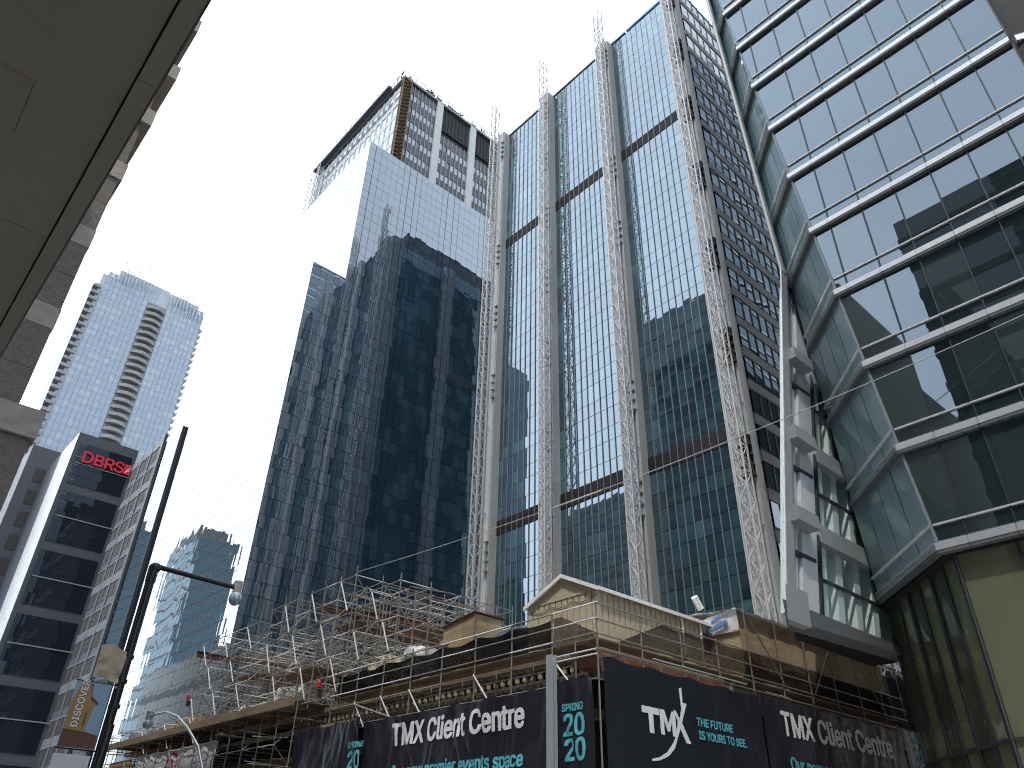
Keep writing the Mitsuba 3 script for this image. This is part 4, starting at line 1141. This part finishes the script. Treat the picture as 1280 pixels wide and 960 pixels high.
banner('smooth dark corner banner with the TMX emblem and THE FUTURE IS YOURS TO SEE', 'R', 19.1, 28.2, 2.4, 7.46, 21, .035, texts=(
    ('THE FUTURE', 23.86, 5.88, .26, 2.2, LC), ('IS YOURS TO SEE.', 23.92, 5.46, .26, 2.95, LC)), extra=tmx)
banner('dark banner reading TMX Client Centre on the right side', 'R', 28.32, 40.6, 2.4, 7.55, 24, .04, texts=(
    ('TMX Client Centre', 29.6, 6.2, .86, 9.6, LW), ('Our new premier events space', 29.75, 4.95, .46, 9.2, LC)))
banner('narrow dark banner reading SPRING 2020 at the far right end, beside the olive glass', 'R', 40.75, 43.6, 2.4, 7.75, 27, .04, texts=(
    ('SPRING', 41.75, 7.1, .22, 1.2, LC), ('20', 41.85, 6.3, .66, 1.0, LC), ('20', 41.85, 5.5, .66, 1.0, LC)))


def ring(lay):
    sh = __import__('shapely')
    g = sh.Point(51.9, 6.25).buffer(.85).difference(sh.Point(51.9, 6.25).buffer(.72))
    v, f = trimesh.creation.triangulate_polygon(g, engine='earcut')[:2]; lay(np.asarray(v), f, 'sign_red', 'emblem')
    g = sh.union_all([sh.Point(51.9 + .3 * math.cos(a), 6.25 + .35 * math.sin(a)).buffer(.14) for a in np.arange(6)])
    for q in getattr(g, 'geoms', [g]):
        v, f = trimesh.creation.triangulate_polygon(q, engine='earcut')[:2]; lay(np.asarray(v), f, 'sign_red', 'emblem')


banner('white banner with a red ring emblem under the loading deck at left', 'L', 58.3, 45.5, 2.4, 7.35, 31, .16, m='white_sheet', extra=ring)
single('orange_barrier', MB().box(18.75, 18.85, 59.2, 63.5, 6.3, 7.2), 'orange_print', 'orange board under the loading deck, beside the white banner', 'barrier')
# steel post in front of the banners
k = thing('steel_post', 'plain grey steel channel post standing in front of the long banner near the corner', 'post')
part(k, 'web', MB().box(18.02, 18.2, 18.14, 18.17, .14, 7.5), 'galvanised')
part(k, 'flange', MB().box(18.0, 18.03, 18.02, 18.3, .14, 7.5), 'galvanised')
part(k, 'flange', MB().box(18.19, 18.22, 18.02, 18.3, .14, 7.5), 'galvanised')

# street lamp with banner at left -------------------------------------
k = thing('street_lamp', 'tall black street lamp with a straight arm and a round glass head', 'street lamp')
px, py = 6.62, 23.5
mb = MB()
for z0, z1, r0 in ((.14, 1.2, .2), (1.2, 4.6, .145), (4.6, 8.7, .125)): mb.tube((px, py, z0), (px + .02, py, z1), r0, 14)
part(k, 'pole', mb, 'black_paint', 40)
part(k, 'cap', MB().sphere((px + .05, py, 8.92), .17, 2).tube((px + .02, py, 8.5), (px + .02, py, 8.95), .15, 12), 'black_paint', 40)
for z in (5.0, 5.65, 6.3): part(k, 'collar', MB().tube((px + .02, py, z), (px + .02, py, z + .09), .15, 14), 'black_paint', 40)
part(k, 'arm', MB().tube((px, py, 8.98), (9.2, py, 8.92), .075, 10), 'black_paint', 40)
part(k, 'lamp_housing', MB().tube((9.3, py, 8.75), (9.3, py, 9.12), .14, 14).tube((9.15, py, 8.93), (9.3, py, 8.93), .09, 10), 'old_stone', 40)
part(k, 'lamp_globe', MB().sphere((9.3, py, 8.58), .2, 3, (1, 1, 1.15)), 'home_glass_pale', True)
part(k, 'bolt', MB().sphere((px - .1, py - .1, 5.5), .04, 1), 'steel')
k = thing('street_banner', 'street banner reading DISCOVER with a golden building, hung on the black lamp', 'banner')
bx0, bx1, bz0, bz1, by = 5.52, 6.42, 3.95, 5.55, 23.42
part(k, 'cloth', MB().box(bx0, bx1, by, by + .012, bz0, bz1), 'sky_print')
shp = __import__('shapely')
def flat(pts, y, m, name):
    v, f = trimesh.creation.triangulate_polygon(shp.Polygon(pts), engine='earcut')[:2]
    v = np.asarray(v); part(k, name, MB().add(np.c_[v[:, 0], 0 * v[:, 0] + y, v[:, 1]], f), m)
flat([(5.53, 4.3), (6.05, 4.3), (6.12, 4.95), (6.18, 5.05), (6.02, 5.2), (5.96, 5.4), (5.9, 5.54), (5.68, 5.54), (5.53, 5.0)], by - .004, 'orange_print', 'printed_house')
flat([(5.98, 5.2), (6.2, 5.08), (6.2, 5.0), (6.0, 5.1), (5.9, 5.5), (5.95, 5.52)], by - .008, 'brown_print', 'printed_roof')
flat([(5.53, 3.96), (6.41, 3.96), (6.41, 4.28), (6.1, 4.34), (5.53, 4.38)], by - .008, 'brown_print', 'printed_ground')
for xx in (5.68, 5.82, 5.96): flat([(xx, 4.45), (xx + .04, 4.45), (xx + .04, 4.8), (xx, 4.8)], by - .008, 'brown_print', 'printed_window')
t = meshkit.text_mesh('DISCOVER', .16, .006, bold=True); v = t.vertices
part(k, 'lettering', MB().add(np.c_[5.84 - v[:, 1], by - .012 - v[:, 2], 4.42 + v[:, 0] * 1.02], t.faces), 'letter_white')
for z in (3.93, 5.57): part(k, 'rod', MB().tube((5.5, by + .01, z), (px, py, z), .02, 8), 'black_paint')
single('notice_board', MB().box(5.5, 6.4, 23.44, 23.46, 3.0, 3.8), 'white_sheet', 'pale notice panel hung under the street banner on the black lamp', 'notice')
def bag(u, v):
    x, z = 5.85 + .68 * u, 5.66 + .86 * v
    n = meshkit.noise(np.stack([x * 6, z * 6, 0 * x], -1), 2) - .5
    return np.stack([x + .05 * (v - .5) * u, 23.4 + .12 * n, z + .06 * np.sin(u * 5)], -1)
single('canvas_sheet', sheet(bag, 16, 16), 'canvas', 'creased beige canvas sheet tied to the black lamp above its street banner', 'canvas sheet', smooth=True)
# small curved lamp behind
k = thing('curved_lamp', 'small grey lamp on a curved arm above the white banner, left of the leftmost scaffold', 'street lamp')
pts = [(17.0, 42.0, 5.2), (17, 43.5, 6.6), (17, 45.6, 7.7), (17, 47.6, 8.5), (17, 49.6, 8.95), (17, 51.4, 9.0), (17, 52.2, 8.95)]
part(k, 'arm', MB().poly(pts, .07, 8), 'steel', 40)
part(k, 'head', MB().sphere((17, 52.3, 8.55), .3, 2, (1, 1, 1.0)).tube((17, 52.3, 8.7), (17, 52.3, 9.25), .22, 12), 'galvanised', 40)
part(k, 'pole', MB().tube((17, 41.9, .14), (17, 42, 5.25), .09, 10), 'steel', 40)
# thin span wire across the view
a, b = np.array([19.0, 33.0, 14.05]), np.array([28.15, 3.6, 18.95])
pts = [a + (b - a) * t - np.array([0, 0, 4 * t * (1 - t)]) * .6 for t in np.linspace(0, 1, 28)]
k = thing('span_wire', 'thin grey wire slung from the scaffold across to the folded glass facade', 'wire')
part(k, 'wire', MB().poly(pts, .018, 6), 'steel')
part(k, 'sleeve', MB().poly(pts[10:13], .035, 8), 'galvanised')
